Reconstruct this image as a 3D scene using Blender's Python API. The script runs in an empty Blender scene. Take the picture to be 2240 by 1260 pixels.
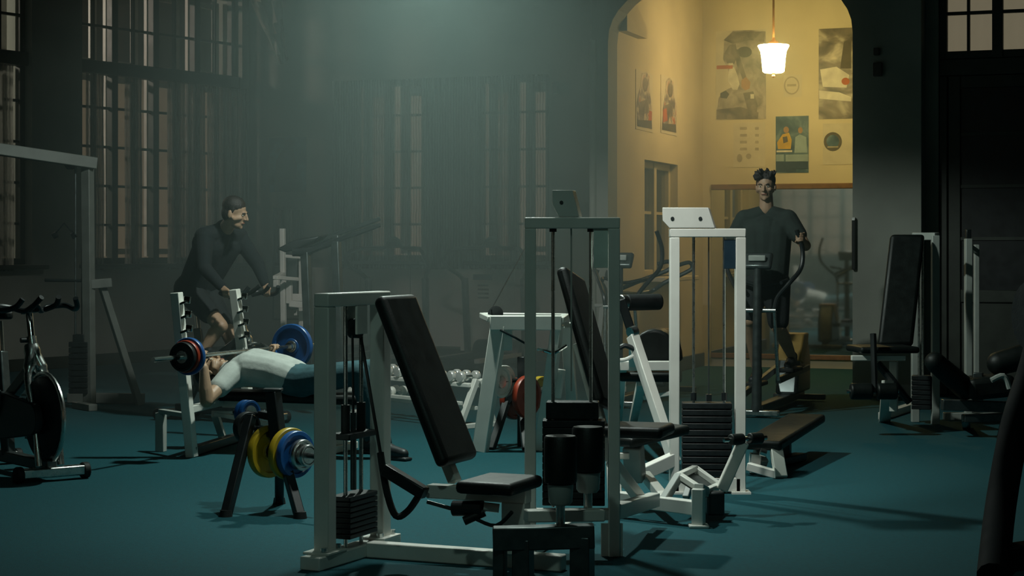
import bpy, bmesh, math, random
from mathutils import Vector as V, Matrix
random.seed(7)
PI = math.pi
C = bpy.context.scene.collection
sc = bpy.context.scene
# ---------------------------------------------------------------- camera, world, lights, exposure
F, H, CX, HY = 4000.0, 1.4, 1120.0, 545.0        # focal length in pixels, eye height, principal column, horizon row
cam_d = bpy.data.cameras.new('camera')
cam_d.sensor_fit = 'HORIZONTAL'; cam_d.sensor_width = 36.0
cam_d.lens = 36.0 * F / 2240.0
cam_d.shift_y = -(630.0 - HY) / 2240.0
cam_d.clip_start = 0.1; cam_d.clip_end = 200
cam = bpy.data.objects.new('camera', cam_d); C.objects.link(cam)
cam.location = (0, 0, H); cam.rotation_euler = (PI / 2, 0, 0)
sc.camera = cam
sc.view_settings.view_transform = 'Standard'; sc.view_settings.look = 'None'
sc.view_settings.exposure = 0.0; sc.view_settings.gamma = 1.0
sc.view_settings.use_curve_mapping = False
sc.cycles.max_bounces = 6; sc.cycles.diffuse_bounces = 3; sc.cycles.glossy_bounces = 3
sc.cycles.transmission_bounces = 4; sc.cycles.transparent_max_bounces = 12; sc.cycles.volume_bounces = 0
sc.cycles.use_denoising = True
sc.cycles.sample_clamp_indirect = 3.0
sc.cycles.volume_step_rate = 4.0

W = bpy.data.worlds.new('night_sky'); sc.world = W; W.use_nodes = True
bg = W.node_tree.nodes['Background']
bg.inputs[0].default_value = (0.60, 0.52, 0.36, 1); bg.inputs[1].default_value = 0.30

def lamp(name, kind, loc, power, color, radius=0.1, spot=None, blend=0.1, rot=(0, 0, 0)):
    d = bpy.data.lights.new(name, kind); d.energy = power; d.color = color
    d.shadow_soft_size = radius
    if spot: d.spot_size = spot; d.spot_blend = blend
    o = bpy.data.objects.new(name, d); C.objects.link(o); o.location = loc; o.rotation_euler = rot
    return o
SPOT = V((0.45, 8.8, 4.1)); FRONT_FILL = V((-0.1, 9.5, 4.05)); REAR_FILL = V((-0.4, 4.4, 4.05))
GLOW = V((-0.55, 12.4, 4.05))
NOOK = V((2.86, 20.0, 3.48))
lamp('added_front_light', 'SPOT', FRONT_FILL - V((0, 0, 0.03)), 420, (0.88, 1.0, 0.92), 0.12, math.radians(76), 1.0)  # added lamp: lifts the plates and the floor between the front machines
lamp('added_rear_light', 'SPOT', REAR_FILL - V((0, 0, 0.03)), 72, (0.60, 1.0, 0.88), 0.12, math.radians(150), 0.2)  # added fill: brightens the machine faces turned to the camera
lamp('hall_lamp_light', 'SPOT', GLOW - V((0, 0, 0.03)), 650, (0.84, 1.0, 0.90), 0.10, math.radians(153), 0.16)
sp_ = V((1.12, 10.5, 1.25)) - SPOT
lamp('added_spot_light', 'SPOT', SPOT + sp_.normalized() * 0.16, 290, (0.95, 1.0, 0.93), 0.05, math.radians(38), 0.9, sp_.to_track_quat('-Z', 'Y').to_euler())  # added spot: brightens the front of the white row machine



# ---------------------------------------------------------------- helpers
def P(px, py, Y): return V(((px - CX) * Y / F, Y, H - (py - HY) * Y / F))
def G(px, py, z=0.0): return P(px, py, F * (H - z) / (py - HY))

class MB:
    def __init__(s): s.bm = bmesh.new()
    def face(s, vs):
        try: return s.bm.faces.new(vs)
        except ValueError: return None
    def hexa(s, p):
        v = [s.bm.verts.new(q) for q in p]
        for f in ((0, 3, 2, 1), (4, 5, 6, 7), (0, 1, 5, 4), (1, 2, 6, 5), (2, 3, 7, 6), (3, 0, 4, 7)):
            s.face([v[i] for i in f])
        return s
    def box(s, c, size, ax=((1, 0, 0), (0, 1, 0), (0, 0, 1))):
        c = V(c); x, y, z = [V(a).normalized() * (d / 2) for a, d in zip(ax, size)]
        return s.hexa([c - x - y - z, c + x - y - z, c + x + y - z, c - x + y - z,
                       c - x - y + z, c + x - y + z, c + x + y + z, c - x + y + z])
    def bar(s, p, q, w, h=None, up=(0, 0, 1)):
        p, q = V(p), V(q); h = h or w; d = q - p; L = d.length; d.normalize()
        up = V(up)
        if abs(d.dot(up.normalized())) > 0.97: up = V((0.342, 0.94, 0))
        x = d.cross(up).normalized(); z = x.cross(d).normalized()
        return s.box((p + q) / 2, (w, L, h), (x, d, z))
    def ring(s, c, x, y, r, n): return [s.bm.verts.new(c + x * (r * math.cos(2 * PI * i / n)) + y * (r * math.sin(2 * PI * i / n))) for i in range(n)]
    def skinrings(s, R, caps=True):
        n = len(R[0])
        for a, b in zip(R, R[1:]):
            for i in range(n): s.face([a[i], a[(i + 1) % n], b[(i + 1) % n], b[i]])
        if caps: s.face(R[0][::-1]); s.face(R[-1])
        return s
    def cyl(s, p, q, r, r2=None, n=16):
        p, q = V(p), V(q); d = (q - p).normalized()
        x = d.orthogonal().normalized(); y = d.cross(x)
        return s.skinrings([s.ring(p, x, y, r, n), s.ring(q, x, y, r if r2 is None else r2, n)])
    def lathe(s, c, axis, prof, n=24):
        c = V(c); d = V(axis).normalized(); x = d.orthogonal().normalized(); y = d.cross(x)
        return s.skinrings([s.ring(c + d * t, x, y, max(r, 1e-4), n) for r, t in prof])
    def tube(s, pts, r, n=8, sub=0):
        pts = [V(p) for p in pts]
        if sub: pts = smooth_path(pts, sub)
        m = len(pts); rs = r if isinstance(r, (list, tuple)) else None
        R = []; x = None
        for i, p in enumerate(pts):
            d = (pts[min(i + 1, m - 1)] - pts[max(i - 1, 0)]).normalized()
            if x is None: x = d.orthogonal().normalized()
            x = (x - d * x.dot(d)).normalized(); y = d.cross(x)
            rr = r if rs is None else rs[min(len(rs) - 1, int(round(i * (len(rs) - 1) / max(1, m - 1))))]
            R.append(s.ring(p, x, y, rr, n))
        return s.skinrings(R)
    def prism(s, poly, vec):
        vec = V(vec); a = [s.bm.verts.new(V(p)) for p in poly]; b = [s.bm.verts.new(V(p) + vec) for p in poly]
        n = len(a); s.face(a[::-1]); s.face(b)
        for i in range(n): s.face([a[i], a[(i + 1) % n], b[(i + 1) % n], b[i]])
        return s
    def ball(s, c, r, sc3=(1, 1, 1), ax=((1, 0, 0), (0, 1, 0), (0, 0, 1)), u=14, v=9):
        c = V(c); A = [V(a).normalized() * (r * k) for a, k in zip(ax, sc3)]
        R = []
        for j in range(v + 1):
            t = PI * (0.02 + 0.96 * j / v); R.append([s.bm.verts.new(c + A[0] * (math.sin(t) * math.cos(2 * PI * i / u)) + A[1] * (math.sin(t) * math.sin(2 * PI * i / u)) + A[2] * -math.cos(t)) for i in range(u)])
        return s.skinrings(R)
    def cap(s, p, q, r, r2, n=12):                     # a tapered limb with round ends
        p, q = V(p), V(q); d = (q - p); L = d.length; d = d.normalized() if L > 1e-6 else V((0, 0, 1))
        x = d.orthogonal().normalized(); y = d.cross(x); R = []
        for k in range(5): t = PI / 2 * (1 - k / 4.0) * 0.97; R.append(s.ring(p - d * (r * math.sin(t)), x, y, r * math.cos(t), n))
        for k in range(5): t = PI / 2 * (k / 4.0) * 0.97; R.append(s.ring(q + d * (r2 * math.sin(t)), x, y, r2 * math.cos(t), n))
        return s.skinrings(R)
    def build(s, name, mat, parent=None, bevel=0.0, smooth=38, seg=2):
        bmesh.ops.recalc_face_normals(s.bm, faces=s.bm.faces[:])
        me = bpy.data.meshes.new(name)
        vs = s.bm.verts
        if parent is None:
            xs = [v.co for v in vs]
            o0 = V(((min(c.x for c in xs) + max(c.x for c in xs)) / 2, (min(c.y for c in xs) + max(c.y for c in xs)) / 2, min(c.z for c in xs)))
            M = Matrix.Translation(o0)
        else: M = WM[parent.name]
        Mi = M.inverted()
        for v in vs: v.co = Mi @ v.co
        s.bm.to_mesh(me); s.bm.free()
        me.materials.append(mat)
        o = bpy.data.objects.new(name, me); C.objects.link(o)
        if smooth:
            me.shade_smooth(); me.set_sharp_from_angle(angle=math.radians(smooth))
        if parent is None: o.location = M.translation; WM[o.name] = M
        else: o.parent = parent; WM[o.name] = M
        if bevel:
            m = o.modifiers.new('edge', 'BEVEL'); m.width = bevel; m.segments = seg; m.limit_method = 'ANGLE'; m.angle_limit = math.radians(50)
            m.harden_normals = False
        return o
WM = {}
def smooth_path(pts, sub):
    out = []; m = len(pts)
    for i in range(m - 1):
        p0, p1, p2, p3 = pts[max(i - 1, 0)], pts[i], pts[i + 1], pts[min(i + 2, m - 1)]
        for k in range(sub):
            t = k / sub
            out.append(0.5 * ((2 * p1) + (p2 - p0) * t + (2 * p0 - 5 * p1 + 4 * p2 - p3) * t * t + (3 * p1 - p0 - 3 * p2 + p3) * t ** 3))
    return out + [pts[-1]]
def thing(name, label, cat, loc, rz=0.0, group=None):
    o = bpy.data.objects.new(name, None); C.objects.link(o); o.empty_display_size = 0.1
    o.location = loc; o.rotation_euler = (0, 0, rz); o['label'] = label; o['category'] = cat
    if group: o['group'] = group
    WM[o.name] = Matrix.Translation(V(loc)) @ Matrix.Rotation(rz, 4, 'Z')
    return o
def tag(o, label=None, cat=None, group=None, kind=None):
    for k, v in (('label', label), ('category', cat), ('group', group), ('kind', kind)):
        if v: o[k] = v
    return o
def structure(o): o['kind'] = 'structure'; return o
def dup(root, loc, rz, label=None, group=None, scale=None):
    kids = [(c, list(c.children)) for c in root.children]
    r = root.copy(); C.objects.link(r); r.location = loc; r.rotation_euler = (0, 0, rz)
    if scale: r.scale = scale
    if label: r['label'] = label
    if group: r['group'] = group
    for ch, gs in kids:
        c = ch.copy(); C.objects.link(c); c.parent = r
        for g in gs:
            d = g.copy(); C.objects.link(d); d.parent = c
    WM[r.name] = Matrix.Translation(V(loc)) @ Matrix.Rotation(rz, 4, 'Z')
    return r
def sheet(name, root_or_none, mesh, mat, loc=None): pass

# ---------------------------------------------------------------- materials
def material(name, col, rough=0.5, metal=0.0, var=0.12, scale=8.0, bump=0.0, bscale=60.0, coat=0.0, spec=0.5, emit=None, estr=0.0, rvar=0.1, alpha=None, dark=None):
    m = bpy.data.materials.new(name); m.use_nodes = True
    nt = m.node_tree; b = nt.nodes['Principled BSDF']
    tc = nt.nodes.new('ShaderNodeTexCoord'); nz = nt.nodes.new('ShaderNodeTexNoise')
    nz.inputs['Scale'].default_value = scale; nz.inputs['Detail'].default_value = 5
    nt.links.new(tc.outputs['Object'], nz.inputs['Vector'])
    mix = nt.nodes.new('ShaderNodeMix'); mix.data_type = 'RGBA'
    d = dark or tuple(c * (1 - 2 * var) for c in col)
    mix.inputs[6].default_value = (*d, 1); mix.inputs[7].default_value = (*[min(1, c * (1 + var * 0.6)) for c in col], 1)
    rp = nt.nodes.new('ShaderNodeValToRGB'); rp.color_ramp.elements[0].position = 0.3; rp.color_ramp.elements[1].position = 0.65
    nt.links.new(nz.outputs['Fac'], rp.inputs['Fac']); nt.links.new(rp.outputs['Color'], mix.inputs[0])
    nt.links.new(mix.outputs[2], b.inputs['Base Color'])
    mr = nt.nodes.new('ShaderNodeMapRange'); mr.inputs['To Min'].default_value = max(0.03, rough - rvar); mr.inputs['To Max'].default_value = min(1, rough + rvar)
    nt.links.new(nz.outputs['Fac'], mr.inputs['Value']); nt.links.new(mr.outputs['Result'], b.inputs['Roughness'])
    b.inputs['Metallic'].default_value = metal; b.inputs['Coat Weight'].default_value = coat
    b.inputs['Specular IOR Level'].default_value = spec
    if bump:
        n2 = nt.nodes.new('ShaderNodeTexNoise'); n2.inputs['Scale'].default_value = bscale; n2.inputs['Detail'].default_value = 4
        nt.links.new(tc.outputs['Object'], n2.inputs['Vector'])
        bp = nt.nodes.new('ShaderNodeBump'); bp.inputs['Strength'].default_value = bump; bp.inputs['Distance'].default_value = 0.01
        nt.links.new(n2.outputs['Fac'], bp.inputs['Height']); nt.links.new(bp.outputs['Normal'], b.inputs['Normal'])
    if emit: b.inputs['Emission Color'].default_value = (*emit, 1); b.inputs['Emission Strength'].default_value = estr
    if alpha is not None: b.inputs['Alpha'].default_value = alpha
    return m
M = {}
M['carpet'] = material('teal_carpet', (0.009, 0.076, 0.092), 0.9, var=0.10, scale=40.0, bump=0.5, bscale=260, spec=0.2)
b_ = M['carpet'].node_tree.nodes['Principled BSDF']; b_.inputs['Sheen Weight'].default_value = 0.04; b_.inputs['Sheen Roughness'].default_value = 0.4; b_.inputs['Sheen Tint'].default_value = (0.7, 0.95, 0.95, 1)
M['plaster'] = material('grey_plaster', (0.31, 0.33, 0.29), 0.85, var=0.10, scale=1.3, bump=0.15, bscale=30, spec=0.25)
M['cream'] = material('cream_plaster', (0.66, 0.60, 0.42), 0.8, var=0.08, scale=1.2, bump=0.1, bscale=30, spec=0.25)
M['dado'] = material('pale_dado_paint', (0.72, 0.76, 0.70), 0.6, var=0.05, scale=2)
M['ceiling'] = material('ceiling_paint', (0.16, 0.17, 0.16), 0.9, var=0.1, scale=1.0)
M['darkwood'] = material('dark_green_paint', (0.034, 0.044, 0.034), 0.5, var=0.15, scale=6, bump=0.05)
M['whitewood'] = material('white_sash_paint', (0.62, 0.62, 0.56), 0.5, var=0.1, scale=5)
M['oak'] = material('brown_wood', (0.20, 0.105, 0.04), 0.45, var=0.25, scale=9, bump=0.1)
M['white'] = material('white_powder_coat', (0.76, 0.76, 0.70), 0.35, var=0.05, scale=5, spec=0.5)
M['grey'] = material('grey_powder_coat', (0.40, 0.43, 0.40), 0.4, var=0.08, scale=5)
M['dimgrey'] = material('dim_grey_paint', (0.15, 0.165, 0.15), 0.5, var=0.1, scale=6)
M['polished'] = material('polished_steel', (0.82, 0.82, 0.78), 0.24, metal=0.45, var=0.04)
M['steel'] = material('brushed_steel', (0.62, 0.64, 0.62), 0.28, metal=1.0, var=0.1, scale=20)
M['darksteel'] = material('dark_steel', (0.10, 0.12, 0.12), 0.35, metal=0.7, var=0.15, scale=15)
M['chrome'] = material('chrome', (0.85, 0.86, 0.84), 0.10, metal=1.0, var=0.03, rvar=0.04)
M['vinyl'] = material('black_vinyl', (0.004, 0.008, 0.007), 0.5, var=0.2, scale=14, bump=0.08, bscale=150, spec=0.4)
M['rubber'] = material('black_rubber', (0.012, 0.016, 0.016), 0.65, var=0.2, scale=20, bump=0.06, bscale=120, spec=0.3)
M['black'] = material('black_enamel', (0.012, 0.017, 0.018), 0.4, var=0.15, scale=10, spec=0.45)
M['matte'] = material('matte_black_paint', (0.004, 0.006, 0.007), 0.8, var=0.15, scale=10, spec=0.1)
M['cast'] = material('cast_iron', (0.012, 0.017, 0.018), 0.5, var=0.2, scale=24, bump=0.08, bscale=90, spec=0.3)
M['blue'] = material('blue_plate_paint', (0.012, 0.085, 0.27), 0.35, var=0.15, scale=10)
M['yellow'] = material('yellow_plate_paint', (0.42, 0.29, 0.015), 0.4, var=0.12, scale=10)
M['red'] = material('red_plate_paint', (0.30, 0.035, 0.012), 0.4, var=0.15, scale=10)
M['skin'] = material('skin', (0.44, 0.28, 0.18), 0.5, var=0.08, scale=9, bump=0.05, bscale=80)
M['hair'] = material('dark_hair', (0.018, 0.014, 0.011), 0.5, var=0.3, scale=60, bump=0.5, bscale=150)
M['greytee'] = material('grey_cotton', (0.42, 0.45, 0.42), 0.9, var=0.08, scale=12, bump=0.25, bscale=25)
M['darktee'] = material('dark_green_cotton', (0.022, 0.034, 0.030), 0.9, var=0.15, scale=12, bump=0.25, bscale=25)
M['navytee'] = material('black_knit', (0.004, 0.009, 0.011), 0.9, var=0.15, scale=12, bump=0.25, bscale=25)
M['trousers'] = material('teal_trouser_cloth', (0.028, 0.085, 0.10), 0.85, var=0.15, scale=12, bump=0.25, bscale=25)
M['shorts'] = material('black_shorts_cloth', (0.010, 0.015, 0.016), 0.85, var=0.15, scale=12, bump=0.2)
M['shoe'] = material('dark_shoe', (0.02, 0.026, 0.028), 0.5, var=0.2, scale=20)
M['hull'] = material('ochre_plastic', (0.40, 0.26, 0.07), 0.45, var=0.12, scale=7)
M['paper'] = material('poster_paper', (0.62, 0.58, 0.44), 0.8, var=0.05)
M['placard'] = material('pale_green_placard', (0.72, 0.82, 0.74), 0.6, var=0.06)
M['bluecard'] = material('dark_blue_placard', (0.008, 0.03, 0.05), 0.5, var=0.1)
M['bulb'] = material('lit_opal_glass', (1, 1, 1), 0.4, emit=(1.0, 0.79, 0.31), estr=53.0)
M['hallbulb'] = material('lit_cool_glass', (1, 1, 1), 0.4, emit=(0.80, 1.0, 0.88), estr=150.0)
def mirror_mat():
    m = material('mirror_glass', (0.62, 0.64, 0.60), 0.03, metal=1.0, var=0.02, rvar=0.01); return m
M['mirror'] = mirror_mat()
def glass_mat(name, tint, haze):
    m = bpy.data.materials.new(name); m.use_nodes = True; nt = m.node_tree; nt.nodes.clear()
    o = nt.nodes.new('ShaderNodeOutputMaterial'); t = nt.nodes.new('ShaderNodeBsdfTransparent'); g = nt.nodes.new('ShaderNodeBsdfGlossy')
    d = nt.nodes.new('ShaderNodeBsdfDiffuse'); mx = nt.nodes.new('ShaderNodeMixShader'); m2 = nt.nodes.new('ShaderNodeMixShader')
    nz = nt.nodes.new('ShaderNodeTexNoise'); mr = nt.nodes.new('ShaderNodeMapRange')
    t.inputs[0].default_value = (*tint, 1); g.inputs['Roughness'].default_value = 0.05
    d.inputs[0].default_value = (0.5, 0.5, 0.46, 1); nz.inputs['Scale'].default_value = 3.0
    mr.inputs['To Min'].default_value = haze * 0.5; mr.inputs['To Max'].default_value = haze * 1.5
    L = nt.links.new
    L(nz.outputs['Fac'], mr.inputs['Value']); L(mr.outputs['Result'], m2.inputs[0]); mx.inputs[0].default_value = 0.06
    L(t.outputs[0], m2.inputs[1]); L(d.outputs[0], m2.inputs[2]); L(m2.outputs[0], mx.inputs[1]); L(g.outputs[0], mx.inputs[2]); L(mx.outputs[0], o.inputs[0])
    return m
M['glass'] = glass_mat('dusty_window_glass', (0.95, 0.95, 0.92), 0.06)
def cloth_mat(name, col, see):
    m = bpy.data.materials.new(name); m.use_nodes = True; nt = m.node_tree; nt.nodes.clear(); L = nt.links.new
    o = nt.nodes.new('ShaderNodeOutputMaterial'); d = nt.nodes.new('ShaderNodeBsdfDiffuse'); tl = nt.nodes.new('ShaderNodeBsdfTranslucent'); t = nt.nodes.new('ShaderNodeBsdfTransparent')
    a = nt.nodes.new('ShaderNodeMixShader'); b = nt.nodes.new('ShaderNodeMixShader'); wv = nt.nodes.new('ShaderNodeTexWave'); tc = nt.nodes.new('ShaderNodeTexCoord')
    mr = nt.nodes.new('ShaderNodeMapRange')
    wv.inputs['Scale'].default_value = 9; wv.inputs['Distortion'].default_value = 3; L(tc.outputs['Object'], wv.inputs['Vector'])
    mr.inputs['To Min'].default_value = see * 0.75; mr.inputs['To Max'].default_value = see * 1.25; L(wv.outputs['Fac'], mr.inputs['Value'])
    d.inputs[0].default_value = (*col, 1); tl.inputs[0].default_value = (*col, 1); a.inputs[0].default_value = 0.5
    L(d.outputs[0], a.inputs[1]); L(tl.outputs[0], a.inputs[2]); L(mr.outputs['Result'], b.inputs[0]); L(a.outputs[0], b.inputs[1]); L(t.outputs[0], b.inputs[2]); L(b.outputs[0], o.inputs[0])
    return m
M['cloth'] = cloth_mat('pale_cotton_cloth', (0.75, 0.72, 0.64), 0.0)
M['net'] = cloth_mat('sheer_net_cloth', (0.40, 0.40, 0.36), 0.62)
M['netdense'] = cloth_mat('heavier_net_cloth', (0.34, 0.35, 0.32), 0.42)
# ---------------------------------------------------------------- room
A20 = math.radians(20)
E1 = V((math.sin(A20), math.cos(A20), 0)); E2 = V((math.cos(A20), -math.sin(A20), 0)); UP = V((0, 0, 1))
CORN = V((-3.485, 24.24, 0)); LD = V((-0.555, -0.832, 0)).normalized(); LN = V((-LD.y, LD.x, 0))   # left wall runs from CORN along LD
if LN.dot(V((0, 0, 0)) - CORN) < 0: LN = -LN                                            # points into the room
CEIL = 5.6
def wall(name, A, d, n_in, L, h, th, mat, holes=(), z0=0.0):
    us = sorted({0.0, L, *[x for o in holes for x in o[:2]]}); zs = sorted({z0, h, *[x for o in holes for x in o[2:]]})
    m = MB(); A = V(A)
    for ua, ub in zip(us, us[1:]):
        run = None
        for za, zb in zip(zs, zs[1:]):
            um, zm = (ua + ub) / 2, (za + zb) / 2
            if any(o[0] < um < o[1] and o[2] < zm < o[3] for o in holes):
                if run: m.box(A + d * um - n_in * (th / 2) + UP * ((run[0] + run[1]) / 2), (ub - ua, th, run[1] - run[0]), (d, n_in, UP)); run = None
            else: run = (run[0] if run else za, zb)
        if run: m.box(A + d * um - n_in * (th / 2) + UP * ((run[0] + run[1]) / 2), (ub - ua, th, run[1] - run[0]), (d, n_in, UP))
    return structure(m.build(name, mat, smooth=0))
floor = structure(MB().box((-1.5, 11.0, -0.05), (34, 42, 0.1)).build('floor', M['carpet'], smooth=0))
structure(MB().box((-1.5, 11.0, CEIL + 0.05), (34, 36, 0.1)).build('ceiling', M['ceiling'], smooth=0))
# openings
LW = [(0.133, 2.947, 1.22, 4.75), (3.72, 6.5, 1.22, 4.75)]
BW = [(1.43, 2.50, 1.25, 3.58), (3.19, 4.20, 1.25, 3.58)]
wall('wall_left', CORN, LD, LN, 10.2, CEIL, 0.45, M['plaster'], LW)
wall('wall_back', CORN, E2, -E1, 6.2, CEIL, 0.45, M['plaster'], BW)
# arcade wall with the arched opening into the alcove
AL = V((0.96, 18.3, 0)); AWID = 2.44; SPR = 3.47; RISE = 0.70
def arc(m, w0, w1, th):
    pts = [AL + E2 * w0, AL + E2 * w0 + UP * CEIL, AL + E2 * w1 + UP * CEIL, AL + E2 * w1]
    n = 22; inner = []
    for i in range(n + 1):
        t = PI * i / n; inner.append(AL + E2 * (AWID / 2 + AWID / 2 * math.cos(t)) + UP * (SPR + RISE * math.sin(t) ** 0.9))
    # left leg, right leg and the spandrel strips, each a convex prism
    m.prism([AL + E2 * w0, AL + E2 * w0 + UP * SPR, AL + UP * SPR, AL], E1 * th)
    m.prism([AL + E2 * AWID, AL + E2 * AWID + UP * SPR, AL + E2 * w1 + UP * SPR, AL + E2 * w1], E1 * th)
    m.prism([AL + E2 * w0 + UP * SPR, AL + E2 * w0 + UP * CEIL, AL + UP * CEIL, AL + UP * SPR], E1 * th)
    m.prism([AL + E2 * AWID + UP * SPR, AL + E2 * AWID + UP * CEIL, AL + E2 * w1 + UP * CEIL, AL + E2 * w1 + UP * SPR], E1 * th)
    for p, q in zip(inner, inner[1:]):
        tp = V((p.x, p.y, CEIL)); tq = V((q.x, q.y, CEIL)); m.prism([p, tp, tq, q], E1 * th)
m = MB(); arc(m, -0.17, AWID + 0.645, 0.32)
structure(m.build('wall_arcade', M['plaster'], smooth=0))
m = MB()                                                     # rounded shaft on the arch's near edge and moulding round the opening
for w in (-0.155, ): m.cyl(AL + E2 * w - E1 * 0.01, AL + E2 * w - E1 * 0.01 + UP * 3.5, 0.035)
structure(m.build('trim_1', M['plaster']))
# alcove
NL0 = AL + E1 * 0.32; NLEN = 3.885 - 0.32
NB = AL + E1 * 3.885
DOORL = 1.02
wall('wall_alcove_left', NL0, E1, E2, NLEN, CEIL, 0.17, M['cream'], [(DOORL, DOORL + 1.38, 1.10, 2.36)])
wall('wall_alcove_back', NB - E2 * 0.17, E2, -E1, 2.96, CEIL, 0.2, M['cream'])
wall('wall_alcove_right', AL + E2 * (AWID + 0.15) + E1 * 0.32, E1, -E2, NLEN, CEIL, 0.2, M['cream'])
# corbel behind the arch on the alcove wall
cb = MB(); q = NL0 + E1 * 0.02 + UP * 3.62
cb.prism([q, q + E1 * 0.75, q + E1 * 0.75 + UP * 0.10, q + UP * 0.5], E2 * 0.10)
structure(cb.build('trim_2', M['cream'], smooth=0))
# right-hand end wall with the tall glazed door
RA = AL + E2 * (AWID + 0.645) + E1 * 0.32
wall('wall_right_end', RA, E2, -E1, 8.0, CEIL, 0.3, M['plaster'], [(0.12, 2.0, 0.0, 4.5)])
RC = RA + E2 * 8.0
wall('wall_right', RC + E1 * 0.3, -E1, -E2, 22.5, CEIL, 0.3, M['plaster'])
LB = CORN + LD * 10.2
wall('wall_left_return', LB, -E1, E2, 14.0, CEIL, 0.4, M['plaster'])
LC = LB - E1 * 14.0
wall('wall_rear', LC, E2, E1, 24.0, CEIL, 0.3, M['plaster'], [(4.6, 7.0, 1.2, 4.6), (8.2, 10.6, 1.2, 4.6), (11.8, 14.2, 1.2, 4.6)])
# skirting boards
def skirting(name, A, d, n_in, L, mat, h=0.14):
    structure(MB().box(V(A) + d * (L / 2) + n_in * 0.0125 + UP * h / 2, (L, 0.025, h), (d, n_in, UP)).build(name, mat, bevel=0.006))
skirting('baseboard_left', CORN, LD, LN, 10.2, M['darkwood'])
skirting('baseboard_back', CORN, E2, -E1, 4.9, M['darkwood'])
skirting('baseboard_alcove', NL0, E1, E2, NLEN, M['darkwood'], 0.16)
skirting('baseboard_right', RA - E1 * 0.32 - E2 * 0.64, E2, -E1, 0.64, M['grey'], 0.12)

for k_ in range(5):                                          # pale boarded dado under the back windows
    structure(MB().box(CORN + E2 * (1.28 + 0.70 * k_) - E1 * 0.0125 + UP * 0.66, (0.69, 0.025, 1.0), (E2, -E1, UP)).build('trim_%d' % (3 + k_), M['dado'], bevel=0.006))
# ---------------------------------------------------------------- windows: frame, sashes, muntins, panes
PANES = {}
def box_part(name, mat, root, c, size, ax, bevel=0.0):
    return MB().box(c, size, ax).build(name, mat, root, bevel=bevel, smooth=0)
def window(idx, A, d, n_in, u0, u1, z0, z1, ubars, zt, zrows, ztop, mat, recess=0.16, split=True, outer=True, sill=True):
    """one tall window: a frame with a transom at zt, sashes between ubars, muntins and one pane per opening"""
    mid = A + d * ((u0 + u1) / 2) - n_in * recess
    root = bpy.data.objects.new('window_%d' % idx, None); C.objects.link(root); root.location = mid + UP * z0; root['kind'] = 'structure'
    WM[root.name] = Matrix.Translation(root.location)
    ax = (d, n_in, UP); pt = lambda u, z, k=0.0: A + d * u - n_in * (recess - k) + UP * z
    f = MB(); fw = 0.075
    f.box(pt((u0 + u1) / 2, z0 + fw / 2), (u1 - u0, 0.09, fw), ax); f.box(pt((u0 + u1) / 2, z1 - fw / 2), (u1 - u0, 0.09, fw), ax)
    for u in (u0 + fw / 2, u1 - fw / 2): f.box(pt(u, (z0 + z1) / 2), (fw, 0.09, z1 - z0), ax)
    f.build('frame', mat, root, bevel=0.008, smooth=0)
    if zt: box_part('transom', mat, root, pt((u0 + u1) / 2, zt, 0.03), (u1 - u0, 0.16, 0.16), ax, 0.012)
    zb = [z0] + list(zrows) + ([zt] if zt else []) + list(ztop) + [z1]
    for u in ubars: box_part('mullion', mat, root, pt(u, (z0 + z1) / 2, 0.01), (0.10, 0.10, z1 - z0), ax, 0.008)
    cols = [u0] + list(ubars) + [u1]
    halves = []
    for a, b in zip(cols, cols[1:]):
        if split: mu = (a + b) / 2; halves += [(a + 0.045, mu), (mu, b - 0.045)]
        else: halves += [(a + 0.045, b - 0.045)]
        if split: box_part('muntin', mat, root, pt(mu, (z0 + z1) / 2), (0.028, 0.05, z1 - z0 - 0.1), ax)
    for z in list(zrows) + list(ztop):
        box_part('muntin', mat, root, pt((u0 + u1) / 2, z), (u1 - u0 - 0.1, 0.05, 0.03), ax)
    for a, b in halves:
        for za, zc in zip(zb, zb[1:]):
            w, h = round(b - a, 3), round(zc - za, 3); key = (w, h, round(d.x, 2))
            c = pt((a + b) / 2, (za + zc) / 2)
            if key not in PANES:
                o = MB().box((0, 0, 0), (w, 0.006, h), ax)
                me = bpy.data.meshes.new('pane'); o.bm.to_mesh(me); o.bm.free(); me.materials.append(M['glass']); PANES[key] = me
            o = bpy.data.objects.new('pane', PANES[key]); C.objects.link(o); o.parent = root; o.location = c - root.location
    if outer:                                            # white outer casement of the box window, a hand's depth outside
        k = -0.21; o = MB(); oz = [z0 + 0.05, zt or z1, z1 - 0.05]
        for a, b in zip(cols, cols[1:]):
            for za, zc in zip(oz, oz[1:]):
                for u in (a + 0.12, b - 0.12): o.box(pt(u, (za + zc) / 2, k), (0.09, 0.05, zc - za - 0.08), ax)
                for z in (za + 0.10, zc - 0.10): o.box(pt((a + b) / 2, z, k), (b - a - 0.2, 0.05, 0.07), ax)
        o.build('outer_casement', M['whitewood'], root, smooth=0)
    if sill: box_part('sill', mat, root, A + d * ((u0 + u1) / 2) + n_in * 0.03 + UP * (z0 - 0.025), (u1 - u0 + 0.1, 0.42, 0.05), ax, 0.01)
    return root
LZ = (1.695, 2.17, 2.645, 3.12); LT = (4.11,)
window(1, CORN, LD, LN, *LW[0], (0.871, 1.612, 2.315), 3.60, LZ, LT, M['darkwood'])
window(2, CORN, LD, LN, *LW[1], (4.42, 5.12, 5.82), 3.60, LZ, LT, M['darkwood'])
BZ = (1.72, 2.19, 2.66, 3.13)
window(3, CORN, E2, -E1, *BW[0], (1.965,), None, BZ, (), M['darkwood'])
window(4, CORN, E2, -E1, *BW[1], (3.695,), None, BZ, (), M['darkwood'])
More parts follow.
